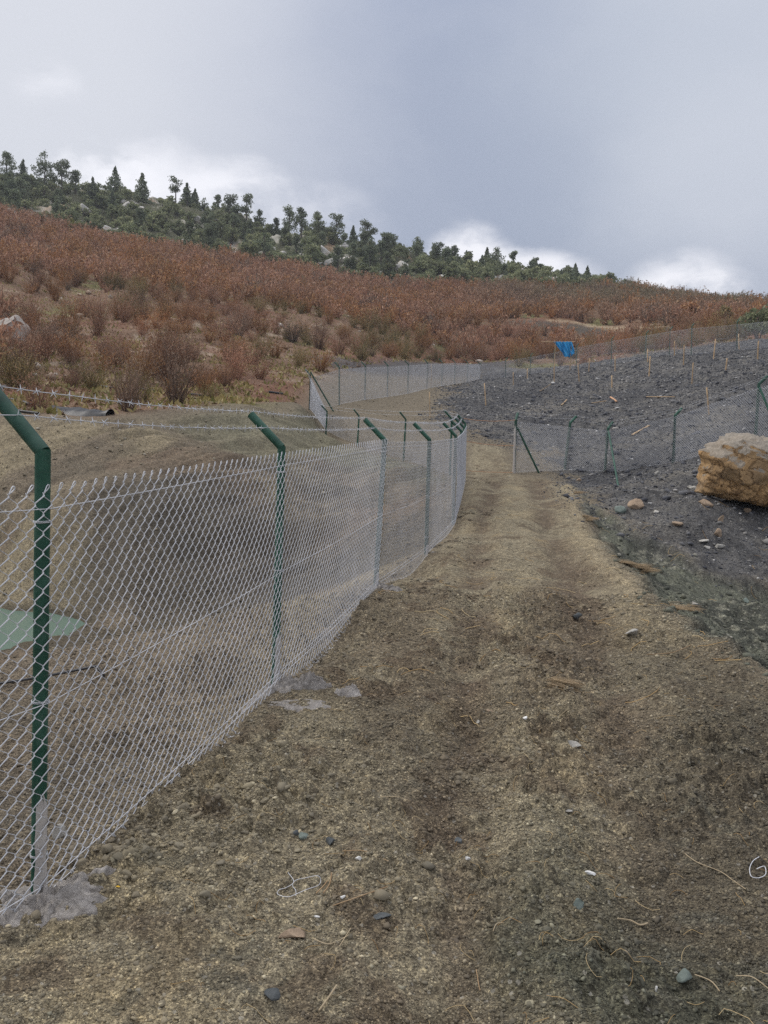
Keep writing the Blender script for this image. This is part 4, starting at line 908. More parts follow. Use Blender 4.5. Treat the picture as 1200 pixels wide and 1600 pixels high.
# ------------------------------------------------------------------ scattered gravel (nobody could count it)
def Cn(x, y):
    az = np.arctan2(x, y); r = np.hypot(x, y); i = np.clip(np.searchsorted(AZ, az), 0, nA - 1); j = np.clip(np.searchsorted(RR, r), 0, nR - 1); return C[j, i]
def scatter(name, pts, sizes, mat, seed, sub=1, soilcol=False, jag=.36, kind='stuff', flat=.7, variants=12, sink=.3):
    r_ = np.random.default_rng(seed); n = len(pts); bases = []
    for k in range(variants):
        V_, F_ = IC[sub]; V_ = V_.copy()
        if sub >= 1:
            for q_ in range(7):
                a_ = r_.normal(size=3); a_ /= np.linalg.norm(a_); V_ -= np.maximum(V_ @ a_ - r_.uniform(.3, .7), 0)[:, None] * a_ * .98
        V_ = V_ * 1.25 * (1 + r_.uniform(-jag, jag, (len(V_), 1)) * (1 if sub < 2 else .6)); V_[:, 2] *= flat; bases.append(V_)
    bases = np.array(bases) / 2; idx = r_.integers(0, variants, n); a = r_.uniform(0, 6.283, n); tl = r_.uniform(-.5, .5, n)
    B_ = bases[idx]; sx_ = r_.uniform(.7, 1.35, n)[:, None]; B_[..., 0] *= sx_
    ca, sa, ct, st_ = np.cos(a)[:, None], np.sin(a)[:, None], np.cos(tl)[:, None], np.sin(tl)[:, None]
    x = B_[..., 0] * ct + B_[..., 2] * st_; z = -B_[..., 0] * st_ + B_[..., 2] * ct; y = B_[..., 1]
    Vt = np.stack((x * ca - y * sa, x * sa + y * ca, z), -1) * np.asarray(sizes)[:, None, None]
    Vt += np.asarray(pts)[:, None, :]; Vt[..., 2] += (np.asarray(sizes) * flat * (.5 - sink))[:, None]
    nv = B_.shape[1]; F_ = (IC[sub][1][None] + (np.arange(n) * nv)[:, None, None]).reshape(-1, 3)
    cl = np.repeat(Cn(np.asarray(pts)[:, 0], np.asarray(pts)[:, 1]), nv, axis=0) if soilcol else None
    o = mesh_np(name, Vt.reshape(-1, 3), F_, mat, smooth_=False, colors=cl); return tag(o, kind=kind)
def soil_grain_mat(name, lo, hi, odd=.9):
    """grains broken off the soil they lie on: the soil's own colour, lighter or darker from grain to grain"""
    m, t, b = mat_new(name); g_ = nd(t, 'ShaderNodeNewGeometry'); vc_ = nd(t, 'ShaderNodeVertexColor', layer_name='soil')
    c = mixn(t, 1.0, vc_.outputs['Color'], ramp(t, g_.outputs['Random Per Island'], [(0, (lo,) * 3), (.5, (1.0, 1.0, .98)), (odd, (hi, hi * .98, hi * .9)), (min(odd + .04, .99), (hi * 1.9, hi * 1.88, hi * 1.75)), (1, (hi * .8, hi * .85, hi * .85))]), 'MULTIPLY')
    t.links.new(c, b.inputs['Base Color']); b.inputs['Roughness'].default_value = .93; b.inputs['Specular IOR Level'].default_value = .15; return m
def gravel_mat(name, stops, rough_=.92):
    m, t, b = mat_new(name); g_ = nd(t, 'ShaderNodeNewGeometry'); c = ramp(t, g_.outputs['Random Per Island'], stops)
    n_ = tnoise(t, 90, 3, .6, g_.outputs['Position']); c = mixn(t, 1.0, c, ramp(t, n_.outputs['Fac'], [(.3, (.75, .75, .75)), (.7, (1.2, 1.2, 1.2))]), 'MULTIPLY')
    t.links.new(c, b.inputs['Base Color']); b.inputs['Roughness'].default_value = rough_; b.inputs['Specular IOR Level'].default_value = .15; return m
def Hn(x, y):
    az = np.arctan2(x, y); r = np.hypot(x, y); i = np.clip(np.searchsorted(AZ, az) - 1, 0, nA - 2); j = np.clip(np.searchsorted(RR, r) - 1, 0, nR - 2)
    u = (az - AZ[i]) / (AZ[i + 1] - AZ[i]); v = (r - RR[j]) / (RR[j + 1] - RR[j])
    return (Z[j, i] * (1 - u) + Z[j, i + 1] * u) * (1 - v) + (Z[j + 1, i] * (1 - u) + Z[j + 1, i + 1] * u) * v
def sample(n, r0, r1, a0, a1, power=1.0):
    u = nr.random(n); r = np.exp(np.log(r0) + (np.log(r1) - np.log(r0)) * u ** power); a = np.radians(nr.uniform(a0, a1, n)); return r * np.sin(a), r * np.cos(a)
# fine gravel and crumbs on the track and in the pit close by
x, y = sample(70000, 1.9, 14, -32, 32, .8)
dens = .35 + 1.6 * sstep(fbm(x, y, .8, 3, 33), -.08, .22); k = nr.random(len(x)) < dens * .55; x, y = x[k], y[k]
sz = np.minimum(.0035 + .004 * nr.pareto(2.4, len(x)), .022)
m_crumb = soil_grain_mat('crumbs', .62, 1.35)
scatter('soil_crumbs', np.stack((x, y, Hn(x, y)), -1), sz, m_crumb, 1, soilcol=True)
x, y = sample(330000, 1.95, 8.5, -31, 31, .85); dens = .45 + .8 * sstep(fbm(x, y, .45, 3, 36), -.1, .2); k = nr.random(len(x)) < dens * .8; x, y = x[k], y[k]
scatter('grit', np.stack((x, y, Hn(x, y)), -1), np.minimum(.0035 + .0028 * nr.pareto(2.6, len(x)), .016) * np.interp(np.hypot(x, y), (2, 8), (.85, 1.7)), m_crumb, 12, sub=0, soilcol=True, flat=.8)
# clods in the lumpy patches
x, y = sample(9000, 1.9, 16, -32, 32, .8); dn = sstep(fbm(x, y, .8, 3, 33), .0, .2); k = nr.random(len(x)) < dn * .8; x, y = x[k], y[k]
sz = np.minimum(.010 + .009 * nr.pareto(2.4, len(x)), .06)
m_clod = soil_grain_mat('clods', .8, 1.15, .94)
scatter('soil_clods', np.stack((x, y, Hn(x, y)), -1), sz, m_clod, 2, sub=1, soilcol=True, sink=.4)
cx_, cy_, cs_ = [], [], []
for (px, py, d, s, n, m0) in ((190,1370,3.1,.16,90,.05),(150,1330,3.15,.10,40,.06),(330,1330,3.4,.30,170,.04),(430,1270,3.7,.35,120,.032),(740,1185,4.3,.20,150,.04),(860,1050,6,.25,110,.05),(1000,1080,5.5,.35,90,.045),(560,1010,6.6,.30,90,.045),(1000,1560,2.4,.25,110,.032),(480,1060,5.7,.25,80,.045),(640,930,9,.4,110,.06),(760,900,10,.9,120,.05),(930,980,7.6,.3,90,.05),(1100,1180,4.4,.4,80,.03),(330,1520,2.5,.3,70,.025),(700,1480,2.7,.3,80,.025),(860,1450,2.8,.4,80,.025),(700,860,12,.25,80,.07),(728,800,15,.3,80,.08)):
    c_ = unproj(px, py, d); n = int(n * 1.4); cx_.append(nr.normal(c_.x, s, n)); cy_.append(nr.normal(c_.y, s, n)); cs_.append(m0 * nr.uniform(.3, 1.0, n) ** 1.6)
x, y, sz = np.concatenate(cx_), np.concatenate(cy_), np.concatenate(cs_)
scatter('soil_clods', np.stack((x, y, Hn(x, y)), -1), sz, m_clod, 22, sub=2, soilcol=True, sink=.42, jag=.22)
# stones on the dark hill and the dark bank
m_dark = gravel_mat('dark_gravel', [(0, lin(66, 67, 72)), (.4, lin(90, 91, 96)), (.7, lin(108, 109, 112)), (.88, lin(128, 126, 123)), (.95, lin(156, 152, 146)), (1, lin(216, 214, 210))])
x, y = sample(120000, 13, 66, 0, 31, .62); sd_ = sdist(dark_poly, x, y); k = sd_ > nr.uniform(-1.2, .6, len(x)); x, y = x[k], y[k]; r = np.hypot(x, y)
sz = np.minimum((.024 + .018 * nr.pareto(2.3, len(x))) * np.interp(r, (13, 50), (.6, 1.75)), .06 + .26 * nr.random(len(x)) ** 2)
scatter('dark_gravel', np.stack((x, y, Hn(x, y)), -1), sz, m_dark, 3, flat=.55)
# greenish rubble of the gully side
m_gg = gravel_mat('greenish_gravel', [(0, lin(72, 74, 68)), (.5, lin(94, 96, 85)), (.85, lin(112, 112, 99)), (1, lin(160, 156, 144))])
x, y = sample(16000, 5, 20, 4, 32, .8); sd_ = sdist(green_poly, x, y); k = (sd_ > nr.uniform(-.25, .2, len(x))) & (nr.random(len(x)) < .4 + .6 * np.exp(-np.abs(ldist(lip, x, y)) / .6)); x, y = x[k], y[k]
sz = np.minimum(.012 + .012 * nr.pareto(2.4, len(x)), .09)
scatter('greenish_gravel', np.stack((x, y, Hn(x, y)), -1), sz, m_gg, 4)
# gravel on the bank and the slope between the fences
m_bg = gravel_mat('bank_gravel', [(0, lin(106, 98, 84)), (.5, lin(126, 116, 98)), (.85, lin(142, 132, 112)), (1, lin(180, 174, 160))])
x, y = sample(36000, 9, 50, -31, 9, .8); k = ((sdist(pit_poly, x, y) > .1) | (y > 21)) & (sdist(orch_poly, x, y) < 1) & (sdist(dark_poly, x, y) < 0) & (nr.random(len(x)) < .25 + 1.2 * sstep(fbm(x, y, 3, 3, 9), 0, .2)); x, y = x[k], y[k]
zz = Hn(x, y); k = zz > PW + .03; x, y, zz = x[k], y[k], zz[k]
scatter('bank_gravel', np.stack((x, y, zz), -1), np.minimum(.016 + .014 * nr.pareto(2.4, len(x)), .09), m_bg, 5)
# stones in the orchard
x, y = sample(16000, 24, 150, -31, 31, .8); k = (sdist(orch_poly, x, y) > 0) & (nr.random(len(x)) < sstep(fbm(x, y, 9, 3, 19), -.05, .2)); x, y = x[k], y[k]
scatter('field_stones', np.stack((x, y, Hn(x, y)), -1), np.minimum(.06 + .06 * nr.pareto(2.2, len(x)), .6), gravel_mat('field_stone', [(0, lin(150, 128, 110)), (.6, lin(186, 170, 150)), (1, lin(214, 206, 196))]), 6)

# ------------------------------------------------------------------ straw, roots and scraps on the track
m_straw = gravel_mat('straw', [(0, lin(150, 120, 82)), (.5, lin(186, 158, 112)), (1, lin(206, 186, 146))])
def straws(name, n, r0, r1, a0, a1, L0, L1, rad, seed):
    x, y = sample(n, r0, r1, a0, a1, .8); rs = np.random.default_rng(seed); a = rs.uniform(0, 6.28, n); L_ = rs.uniform(L0, L1, n); cv = rs.uniform(-1, 1, n)
    tt = np.linspace(0, 1, 6); PL = np.empty((n, 6, 3))
    for i, f in enumerate(tt):
        aa = a + cv * (f - .5) * 1.6; xx = x + np.cos(aa) * L_ * f; yy = y + np.sin(aa) * L_ * f; PL[:, i, 0] = xx; PL[:, i, 1] = yy; PL[:, i, 2] = Hn(xx, yy) + .004 + .008 * math.sin(math.pi * f)
    V_, F_ = tubes(PL, rad, 3, (.02, .03, 1)); o = mesh_np(name, V_, F_, m_straw); return tag(o, kind='stuff')
straws('straw_litter', 340, 2.1, 8, -14, 30, .02, .11, .0011, 3)
straws('straw_litter', 120, 5, 20, -4, 26, .1, .3, .003, 4)
def lying(name, pix, rad, label, cat, mat, up_=.012, sm=6):
    pts = [on_ground(*p, up_ if len(p) == 2 else 0) for p in pix]; fine_ = []
    for i in range(len(pts) - 1):
        p0, p1, p2, p3 = pts[max(i - 1, 0)], pts[i], pts[i + 1], pts[min(i + 2, len(pts) - 1)]
        for k_ in range(sm):
            t_ = k_ / sm; fine_.append(.5 * ((2 * p1) + (p2 - p0) * t_ + (2 * p0 - 5 * p1 + 4 * p2 - p3) * t_ ** 2 + (3 * p1 - p0 - 3 * p2 + p3) * t_ ** 3))
    fine_.append(pts[-1]); o = MB().tube([p - pts[0] for p in fine_], rad, 5).build(name, mat); o.location = pts[0]; return tag(o, label, cat)
lying('wire_scrap', [(450,1368),(459,1382),(448,1391),(436,1395),(434,1402),(450,1406),(466,1400),(480,1394),(497,1388),(501,1380),(496,1373),(478,1376),(462,1380),(457,1388),(462,1396),(462,1404)], .0012, 'bent loop of galvanised wire lying on the lower left of the track', 'wire', m_wire)
lying('wire_scrap', [(1186,1343),(1176,1350),(1171,1362),(1174,1374),(1186,1376),(1196,1370),(1194,1358),(1182,1362)], .0016, 'curled piece of galvanised wire at the right edge of the track', 'wire', m_wire)
m_twig = noisy_mat('dry_root', (.30, .19, .10), (.48, .34, .20), 30, .9, 0); m_twig2 = noisy_mat('dry_stalk', (.36, .28, .17), (.52, .42, .28), 30, .9, 0)
for i, (pts, rr_, lb) in enumerate([([(520,1420),(560,1406),(605,1390)], .0022, 'straight brown stalk below the white pebble'),([(535,1334),(570,1334),(607,1350)], .0015, 'thin curved stalk beside the white pebble'),
 ([(498,1585),(512,1566),(526,1545)], .0035, 'thick tan straw at the bottom of the track'),([(526,1562),(545,1552),(552,1548)], .0014, 'pale bent straw beside the thick tan one'),([(490,1472),(515,1480),(545,1466)], .0016, 'pale stalk crossing another right of the tan stone'),([(530,1484),(548,1455)], .0014, 'short stalk crossing the pale one'),
 ([(1070,1338),(1090,1352),(1125,1366),(1145,1380),(1165,1394)], .002, 'long wavy root on the right of the track'),([(965,1440),(985,1443),(1000,1450),(1012,1447)], .003, 'knotted pale root in the right rut'),([(1085,1528),(1110,1538),(1124,1554)], .0022, 'thin root at the bottom right'),([(1150,1530),(1175,1532),(1200,1550)], .002, 'pair of straws at the lower right edge'),
 ([(875,1122),(885,1113),(900,1110)], .0022, 'curved stalk on the lumpy right rut edge'),([(1010,1025),(1050,1022),(1080,1010)], .003, 'pale root near the right lip of the track'),([(593,1248),(625,1249)], .0015, 'tiny straight straw in the middle of the track'),([(770,1460),(776,1448),(788,1447)], .0014, 'small hooked straw in the middle bottom'),([(744,1520),(748,1545),(750,1553)], .002, 'brown twig near the middle bottom edge'),
 ([(505,1400),(515,1385),(518,1368)], .003, 'orange root tip right of the bent wire'),([(494,1400),(506,1388),(512,1380)], .0022, 'second orange root beside the bent wire')]):
    lying('stalk', pts, rr_, lb, 'stalk', (m_twig if i in (0, 1, 11, 14, 15, 16) else m_twig2))
o = rock('leaf', 183, 1386, (.03, .02, .006), 'yellow fallen leaf beside the cement at the nearest post', noisy_mat('yellow_leaf', (.55, .33, .03), (.70, .45, .06), 40, .7, 0), 8, 'leaf', 2, 0, rough_=.3)
o = rock('cigarette_end', 495, 1434, (.028, .009, .009), 'small white cylinder shaped scrap below the bent wire', m_rk['white'], 9, 'litter', 2, 0, rot=-.4, rough_=.05, facets=2)
# cement splashes beside the second post
for i, (px, py, sx_, sy_, hh, lb) in enumerate([(487,1072,.12,.11,.05,'light grey heap of cement right of the second fence post'),(545,1084,.09,.07,.03,'smaller cement splash farther right of the second fence post'),(470,1100,.28,.12,.006,'thin cement dust patch in front of the second post'),(610,921,.14,.12,.02,'cement splash at the foot of the third fence post')]):
    g = on_ground(px, py); o = ground_lump('cement_splash', g.x, g.y, sx_, sy_, hh, m_cem, 60 + i, n=24); T = Matrix.Translation(-g); o.data.transform(T); o.location = g; tag(o, lb, 'cement patch')
g = on_ground(70, 1432); o = ground_lump('cement_splash', g.x - .02, g.y + .02, .23, .14, .022, m_cem, 71, rot=.35); o.data.transform(Matrix.Translation(-g)); o.location = g; tag(o, 'broad grey cement patch spread round the nearest fence post', 'cement patch')
# tufts of dry orange grass on the lip
m_tuft = gravel_mat('dry_grass', [(0, lin(128, 112, 88)), (.5, lin(156, 136, 108)), (1, lin(182, 162, 134))])
for i, (px, py, w_, h_, lb) in enumerate([(970,880,.25,.14,'small dry orange grass tuft on the lip, left of the longer one'),(1002,890,.26,.22,'dry orange grass tuft hanging over the lip'),(1050,948,.45,.16,'widest dry orange grass tuft on the lip nearest the viewer'),(920,812,.3,.14,'thin straw coloured grass patch along the far lip'),(858,1062,.16,.08,'small straw coloured grass tuft in the middle of the track'),(900,770,.4,.12,'dry grass patch at the end of the lip by the gate')]):
    g = on_ground(px, py); n = 260; w_ *= .75; r_ = np.random.default_rng(i); PL = np.empty((n, 4, 3)); a = r_.uniform(0, 6.28, n); nc_ = r_.normal(0, 1, (7, 2)) * (w_ / 3.4); ci_ = r_.integers(0, 7, n); bx_ = nc_[ci_, 0] + r_.normal(0, w_ / 14, n); by_ = nc_[ci_, 1] + r_.normal(0, w_ / 14, n); L_ = h_ * .55 * r_.uniform(.4, 1.2, n)
    for j in range(4):
        f = j / 3; PL[:, j, 0] = bx_ + np.cos(a) * L_ * f * .7 + .1 * f * f; PL[:, j, 1] = by_ + np.sin(a) * L_ * f * .7 - .1 * f * f; PL[:, j, 2] = L_ * .9 * f - L_ * .5 * f * f
    PL[..., 2] += (Hn(g.x + bx_, g.y + by_) - g.z)[:, None]
    V2, F2 = tubes(PL, .0013, 3, (.1, .2, 1)); o = mesh_np('grass_tuft', V2, F2, m_tuft); o.location = g; tag(o, lb, 'grass tuft')

# ------------------------------------------------------------------ orchard shrubs
def leaf_mat(name, stops, trans=.0, rough_=.7, xmix=None):
    m, t, b = mat_new(name); g_ = nd(t, 'ShaderNodeNewGeometry'); c = ramp(t, g_.outputs['Random Per Island'], stops)
    oi = nd(t, 'ShaderNodeObjectInfo'); n_ = tnoise(t, .22, 3, .6, g_.outputs['Position'])
    if xmix is not None:
        sp_ = nd(t, 'ShaderNodeSeparateXYZ'); t.links.new(g_.outputs['Position'], sp_.inputs[0]); mm_ = nd(t, 'ShaderNodeMapRange'); mm_.clamp = True
        t.links.new(sp_.outputs['Y'], mm_.inputs[0]); mm_.inputs[1].default_value = 90; mm_.inputs[2].default_value = 118
        m3 = nd(t, 'ShaderNodeMapRange'); m3.clamp = True; t.links.new(sp_.outputs['X'], m3.inputs[0]); m3.inputs[1].default_value = 8; m3.inputs[2].default_value = 26
        mu = nd(t, 'ShaderNodeMath', operation='MULTIPLY'); t.links.new(mm_.outputs[0], mu.inputs[0]); t.links.new(m3.outputs[0], mu.inputs[1]); c = mixn(t, mu.outputs[0], c, mixn(t, g_.outputs['Random Per Island'], xmix[0], xmix[1]))
    c = mixn(t, 1.0, c, ramp(t, n_.outputs['Fac'], [(.3, (.72, .76, .74)), (.7, (1.28, 1.22, 1.2))]), 'MULTIPLY')
    hs = nd(t, 'ShaderNodeHueSaturation'); t.links.new(c, hs.inputs['Color']); mr_ = nd(t, 'ShaderNodeMapRange'); t.links.new(oi.outputs['Random'], mr_.inputs[0]); mr_.inputs[3].default_value = .8; mr_.inputs[4].default_value = 1.2; t.links.new(mr_.outputs[0], hs.inputs['Value'])
    t.links.new(hs.outputs[0], b.inputs['Base Color']); b.inputs['Roughness'].default_value = rough_; b.inputs['Specular IOR Level'].default_value = .2
    if trans:
        tr2 = nd(t, 'ShaderNodeBsdfTranslucent'); t.links.new(hs.outputs[0], tr2.inputs['Color']); mx = nd(t, 'ShaderNodeMixShader'); mx.inputs[0].default_value = trans
        t.links.new(b.outputs[0], mx.inputs[1]); t.links.new(tr2.outputs[0], mx.inputs[2]); t.links.new(mx.outputs[0], t.nodes['Material Output'].inputs[0])
    return m
m_red = leaf_mat('russet_twigs', [(0, lin(120, 93, 78)), (.35, lin(150, 114, 94)), (.7, lin(170, 133, 110)), (1, lin(188, 158, 134))], .3, xmix=(lin(112, 104, 84), lin(148, 134, 112)))
m_org = leaf_mat('orange_twigs', [(0, lin(124, 92, 66)), (.4, lin(156, 114, 80)), (.8, lin(174, 132, 94)), (1, lin(188, 158, 116))], .3)
m_olv = leaf_mat('olive_twigs', [(0, lin(102, 96, 68)), (.35, lin(136, 124, 88)), (.7, lin(156, 142, 102)), (1, lin(162, 132, 100))], .3)
m_gry = leaf_mat('bare_twigs', [(0, lin(96, 82, 72)), (.5, lin(132, 112, 98)), (1, lin(160, 140, 122))], .3)
m_ever = leaf_mat('evergreen_leaves', [(0, lin(98, 106, 80)), (.4, lin(122, 130, 98)), (.75, lin(142, 148, 112)), (1, lin(166, 168, 132))], .35)
m_pine = leaf_mat('pine_needles', [(0, lin(90, 100, 82)), (.5, lin(116, 126, 102)), (1, lin(142, 150, 122))], .35)
m_ylw = leaf_mat('yellowing_leaves', [(0, lin(100, 104, 56)), (.5, lin(140, 140, 72)), (1, lin(164, 156, 90))], .2)
m_trunk = noisy_mat('bark', (.05, .04, .032), (.12, .10, .085), 3, .9, .4)
def quads(Pc, size, r_, up_bias=.0, asp=1.6):
    """random oriented leaf quads at Pc"""
    n = len(Pc); a = r_.normal(size=(n, 3)); a[:, 2] += up_bias; a /= np.linalg.norm(a, axis=1, keepdims=True); b_ = np.cross(a, r_.normal(size=(n, 3))); b_ /= np.linalg.norm(b_, axis=1, keepdims=True)
    s = (np.ones(n) * size * r_.uniform(.6, 1.3, n))[:, None]
    V_ = np.stack((Pc - a * s * asp / 2 , Pc + b_ * s / 2 * .8, Pc + a * s * asp / 2, Pc - b_ * s / 2 * .8), 1).reshape(-1, 3); return V_, np.arange(n * 4).reshape(-1, 4)
def shrub_arrays(seed, stems=46, segs=5, leaves=420, lsize=.06, h=1.9, w=1.0, trad=.012, sides=3):
    r_ = np.random.default_rng(seed); n = stems; a = r_.uniform(0, 6.283, n); lean = r_.uniform(.05, 1, n) ** .7; hh = h * r_.uniform(.55, 1.05, n) * (1 - .25 * lean ** 2)
    tt = np.linspace(0, 1, segs); PL = np.empty((n, segs, 3)); bend = r_.uniform(-.5, .5, n)
    for i, f in enumerate(tt):
        rr_ = lean * w * (f * .75 + f * f * .25) ; aa = a + bend * f; PL[:, i, 0] = np.cos(aa) * rr_ + .12 * np.cos(a); PL[:, i, 1] = np.sin(aa) * rr_ + .12 * np.sin(a); PL[:, i, 2] = hh * (f ** .85) - .08
    PL[:, 1:] += r_.normal(0, .05, PL[:, 1:].shape)
    V_, F_ = tubes(PL, trad, sides, (.3, .5, .1), taper=np.linspace(1.2, .45, segs))
    k = r_.integers(0, n, leaves); f = r_.uniform(.08, 1.08, leaves) ** .8 * (segs - 1); i0 = np.clip(f.astype(int), 0, segs - 2); fr_ = (f - i0)[:, None]
    Pc = PL[k, i0] * (1 - fr_) + PL[k, i0 + 1] * fr_ + r_.normal(0, .09, (leaves, 3)); Pc[:, 2] = np.maximum(Pc[:, 2], .05)
    V2, F2 = quads(Pc, lsize, r_, 1.2, 2.6)
    return (V_, F_), (V2, F2)
protos = []
for s in range(7):
    (a_, b_), (c_, d_) = shrub_arrays(500 + s, stems=74, leaves=620, lsize=.042, trad=.010, h=(1.9, 2.2, 1.6, 2.0, 1.7, 2.3, 1.5)[s], w=(1.0, 1.1, .9, .8, 1.15, .95, .9)[s])
    mb = MB().add(a_, b_).add(c_, d_); o = mb.build('hazel_shrub', None); me = o.data; bpy.data.objects.remove(o); protos.append(me)
meshes = {}
def shrub_mesh(k, mt):
    if (k, mt.name) not in meshes:
        me = protos[k].copy(); me.materials.clear(); me.materials.append(mt); meshes[(k, mt.name)] = me
    return meshes[(k, mt.name)]
cand = []
rot_ = R(24); c0, s0_ = math.cos(rot_), math.sin(rot_); SPX, SPY = 2.05, 1.95
for iu in range(-88, 92):
    for iv in range(-38, 104):
        u, v = iu * SPX + rnd.uniform(-.8, .8), iv * SPY + rnd.uniform(-.8, .8); x = u * c0 - v * s0_; y = u * s0_ + v * c0
        r = math.hypot(x, y); az = math.atan2(x, y)
        if r < 22 or y < 18 or abs(az) > R(36) or r > 205: continue
        cand.append((x, y, r, az))
cand = np.array(cand); sd_ = sdist(orch_poly, cand[:, 0], cand[:, 1]); tr = tree_r(cand[:, 3]); lim = np.where(tr > 250, 175, tr + 1)
bare = fbm(cand[:, 0], cand[:, 1], 7, 3, 19)
keep = (sd_ > .8) & (cand[:, 2] < lim) & ((bare < np.where(cand[:, 0] < -3, .01, .12)) | (cand[:, 2] > 80)) & (ldist(cutl, cand[:, 0], cand[:, 1]) > 2.4) & (ldist(spo, cand[:, 0], cand[:, 1]) > 3)
hd = ldist([tuple(p[0].xy) for p in hpp], cand[:, 0], cand[:, 1]); td = ldist([tuple(p[0].xy) for p in tpp], cand[:, 0], cand[:, 1]); keep &= (hd > 5) & (td > 3.5)
cand = cand[keep]; cand = cand[np.argsort(cand[:, 2])]
def inview(x, y, z, m_=20):
    v = Vector((x, y, z - EYE)); w = v.dot(cF)
    if w <= 0: return False
    px = 600 + F_PX * v.dot(cR) / w; py = 800 - F_PX * v.dot(cU) / w; return -m_ < px < 1200 + m_ and -m_ < py < 1600 + m_
LO = []
for s in range(6):
    (a_, b_), (c_, d_) = shrub_arrays(700 + s, stems=26, segs=3, leaves=150, lsize=.13, h=2.1, w=1.15, trad=.022, sides=3); LO.append((a_, b_, c_, d_))
ind = []; rest = []
for (x, y, r, az) in cand:
    z = H(x, y)
    if len(ind) < 296 and inview(x, y, z + 1, 0): ind.append((x, y, z, r))
    else: rest.append((x, y, z, r))
ORD = ['first', 'second', 'third', 'fourth', 'fifth', 'sixth', 'seventh', 'eighth', 'ninth', 'tenth', 'eleventh', 'twelfth', 'thirteenth', 'fourteenth', 'fifteenth', 'sixteenth', 'seventeenth', 'eighteenth', 'nineteenth', 'twentieth', 'twenty-first', 'twenty-second', 'twenty-third', 'twenty-fourth', 'twenty-fifth', 'twenty-sixth', 'twenty-seventh', 'twenty-eighth']
sdi = sdist(orch_poly, np.array([q[0] for q in ind]), np.array([q[1] for q in ind]))
frow = sorted([k for k in range(len(ind)) if sdi[k] < 2.6 and ind[k][0] < ind[k][1] * -.08], key=lambda k: ind[k][0] / ind[k][1])
frank = {k: n for n, k in enumerate(frow[:28])}
for i, (x, y, z, r) in enumerate(ind):
    g_ = fbm(np.array([x]), np.array([y]), 6, 3, 44)[0]; mt = m_olv if g_ > .07 and rnd.random() < .8 else (m_org if rnd.random() < .35 else (m_gry if rnd.random() < .15 else m_red))
    o = bpy.data.objects.new('hazel_shrub', shrub_mesh(rnd.randrange(7), mt)); col.objects.link(o); sc_ = rnd.uniform(.6, 1.22) * (.9 if r < 34 else 1.05)
    o.location = (x, y, z - .05); o.rotation_euler = (0, 0, rnd.uniform(0, 6.28)); o.scale = (sc_, sc_, sc_ * rnd.uniform(.85, 1.1))
    tag(o, {'bare_twigs': 'greyish nearly leafless shrub in the orchard on the slope', 'olive_twigs': 'olive brown many stemmed shrub in the orchard on the slope', 'orange_twigs': 'orange brown many stemmed shrub in the orchard on the slope', 'russet_twigs': 'russet many stemmed shrub in the orchard on the slope'}[mt.name], 'shrub', {'bare_twigs': 'greyish orchard shrubs', 'olive_twigs': 'olive orchard shrubs', 'orange_twigs': 'orange orchard shrubs', 'russet_twigs': 'russet orchard shrubs'}[mt.name])
    if i in frank: o['label'] = {'bare_twigs': 'greyish leafless', 'olive_twigs': 'olive brown', 'orange_twigs': 'orange brown', 'russet_twigs': 'russet'}[mt.name] + ' shrub, ' + ORD[frank[i]] + ' from the left in the front row along the bank top'
def merged(name, items, bases, mat):
    mb = MB(); by = {}
    for it in items: by.setdefault(it[4], []).append(it)
    for k, its in by.items():
        V0, F0, V1, F1 = bases[k]; its = np.array([(q[0], q[1], q[2], q[3], q[5]) for q in its])
        for (Vb, Fb) in ((V0, F0), (V1, F1)):
            ca, sa = np.cos(its[:, 4])[:, None], np.sin(its[:, 4])[:, None]; s = its[:, 3][:, None]
            x = (Vb[None, :, 0] * ca - Vb[None, :, 1] * sa) * s + its[:, 0:1]; y = (Vb[None, :, 0] * sa + Vb[None, :, 1] * ca) * s + its[:, 1:2]; z = Vb[None, :, 2] * s + its[:, 2:3]
            mb.add(np.stack((x, y, z), -1).reshape(-1, 3), (Fb[None] + (np.arange(len(its)) * len(Vb))[:, None, None]).reshape(-1, Fb.shape[1]))
    return mb.build(name, mat)
items = [(x, y, z - .05, rnd.uniform(.85, 1.25), rnd.randrange(6), rnd.uniform(0, 6.28)) for (x, y, z, r) in rest]
nzi = fbm(np.array([i[0] for i in items]), np.array([i[1] for i in items]), 14, 3, 46); rr2 = nr.random(len(items)); sp_i = [it for it, a, b_ in zip(items, nzi, rr2) if (a > .03 and b_ < .5) or b_ < .12]; gr_i = [it for it, a, b_ in zip(items, nzi, rr2) if a < .03 and .12 <= b_ < .26]; s_ids = set(id(i) for i in sp_i + gr_i)
o = merged('distant_shrubs', [i for i in items if id(i) not in s_ids], LO, m_red); tag(o, 'mass of russet orchard shrubs covering the upper slope', kind='stuff')
o = merged('distant_shrubs', sp_i, LO, m_org); tag(o, 'orange shrubs mixed into the upper orchard', kind='stuff')
o = merged('distant_shrubs', gr_i, LO, m_gry); tag(o, 'greyish leafless shrubs mixed into the upper orchard', kind='stuff')
print('shrubs', len(ind), len(rest))

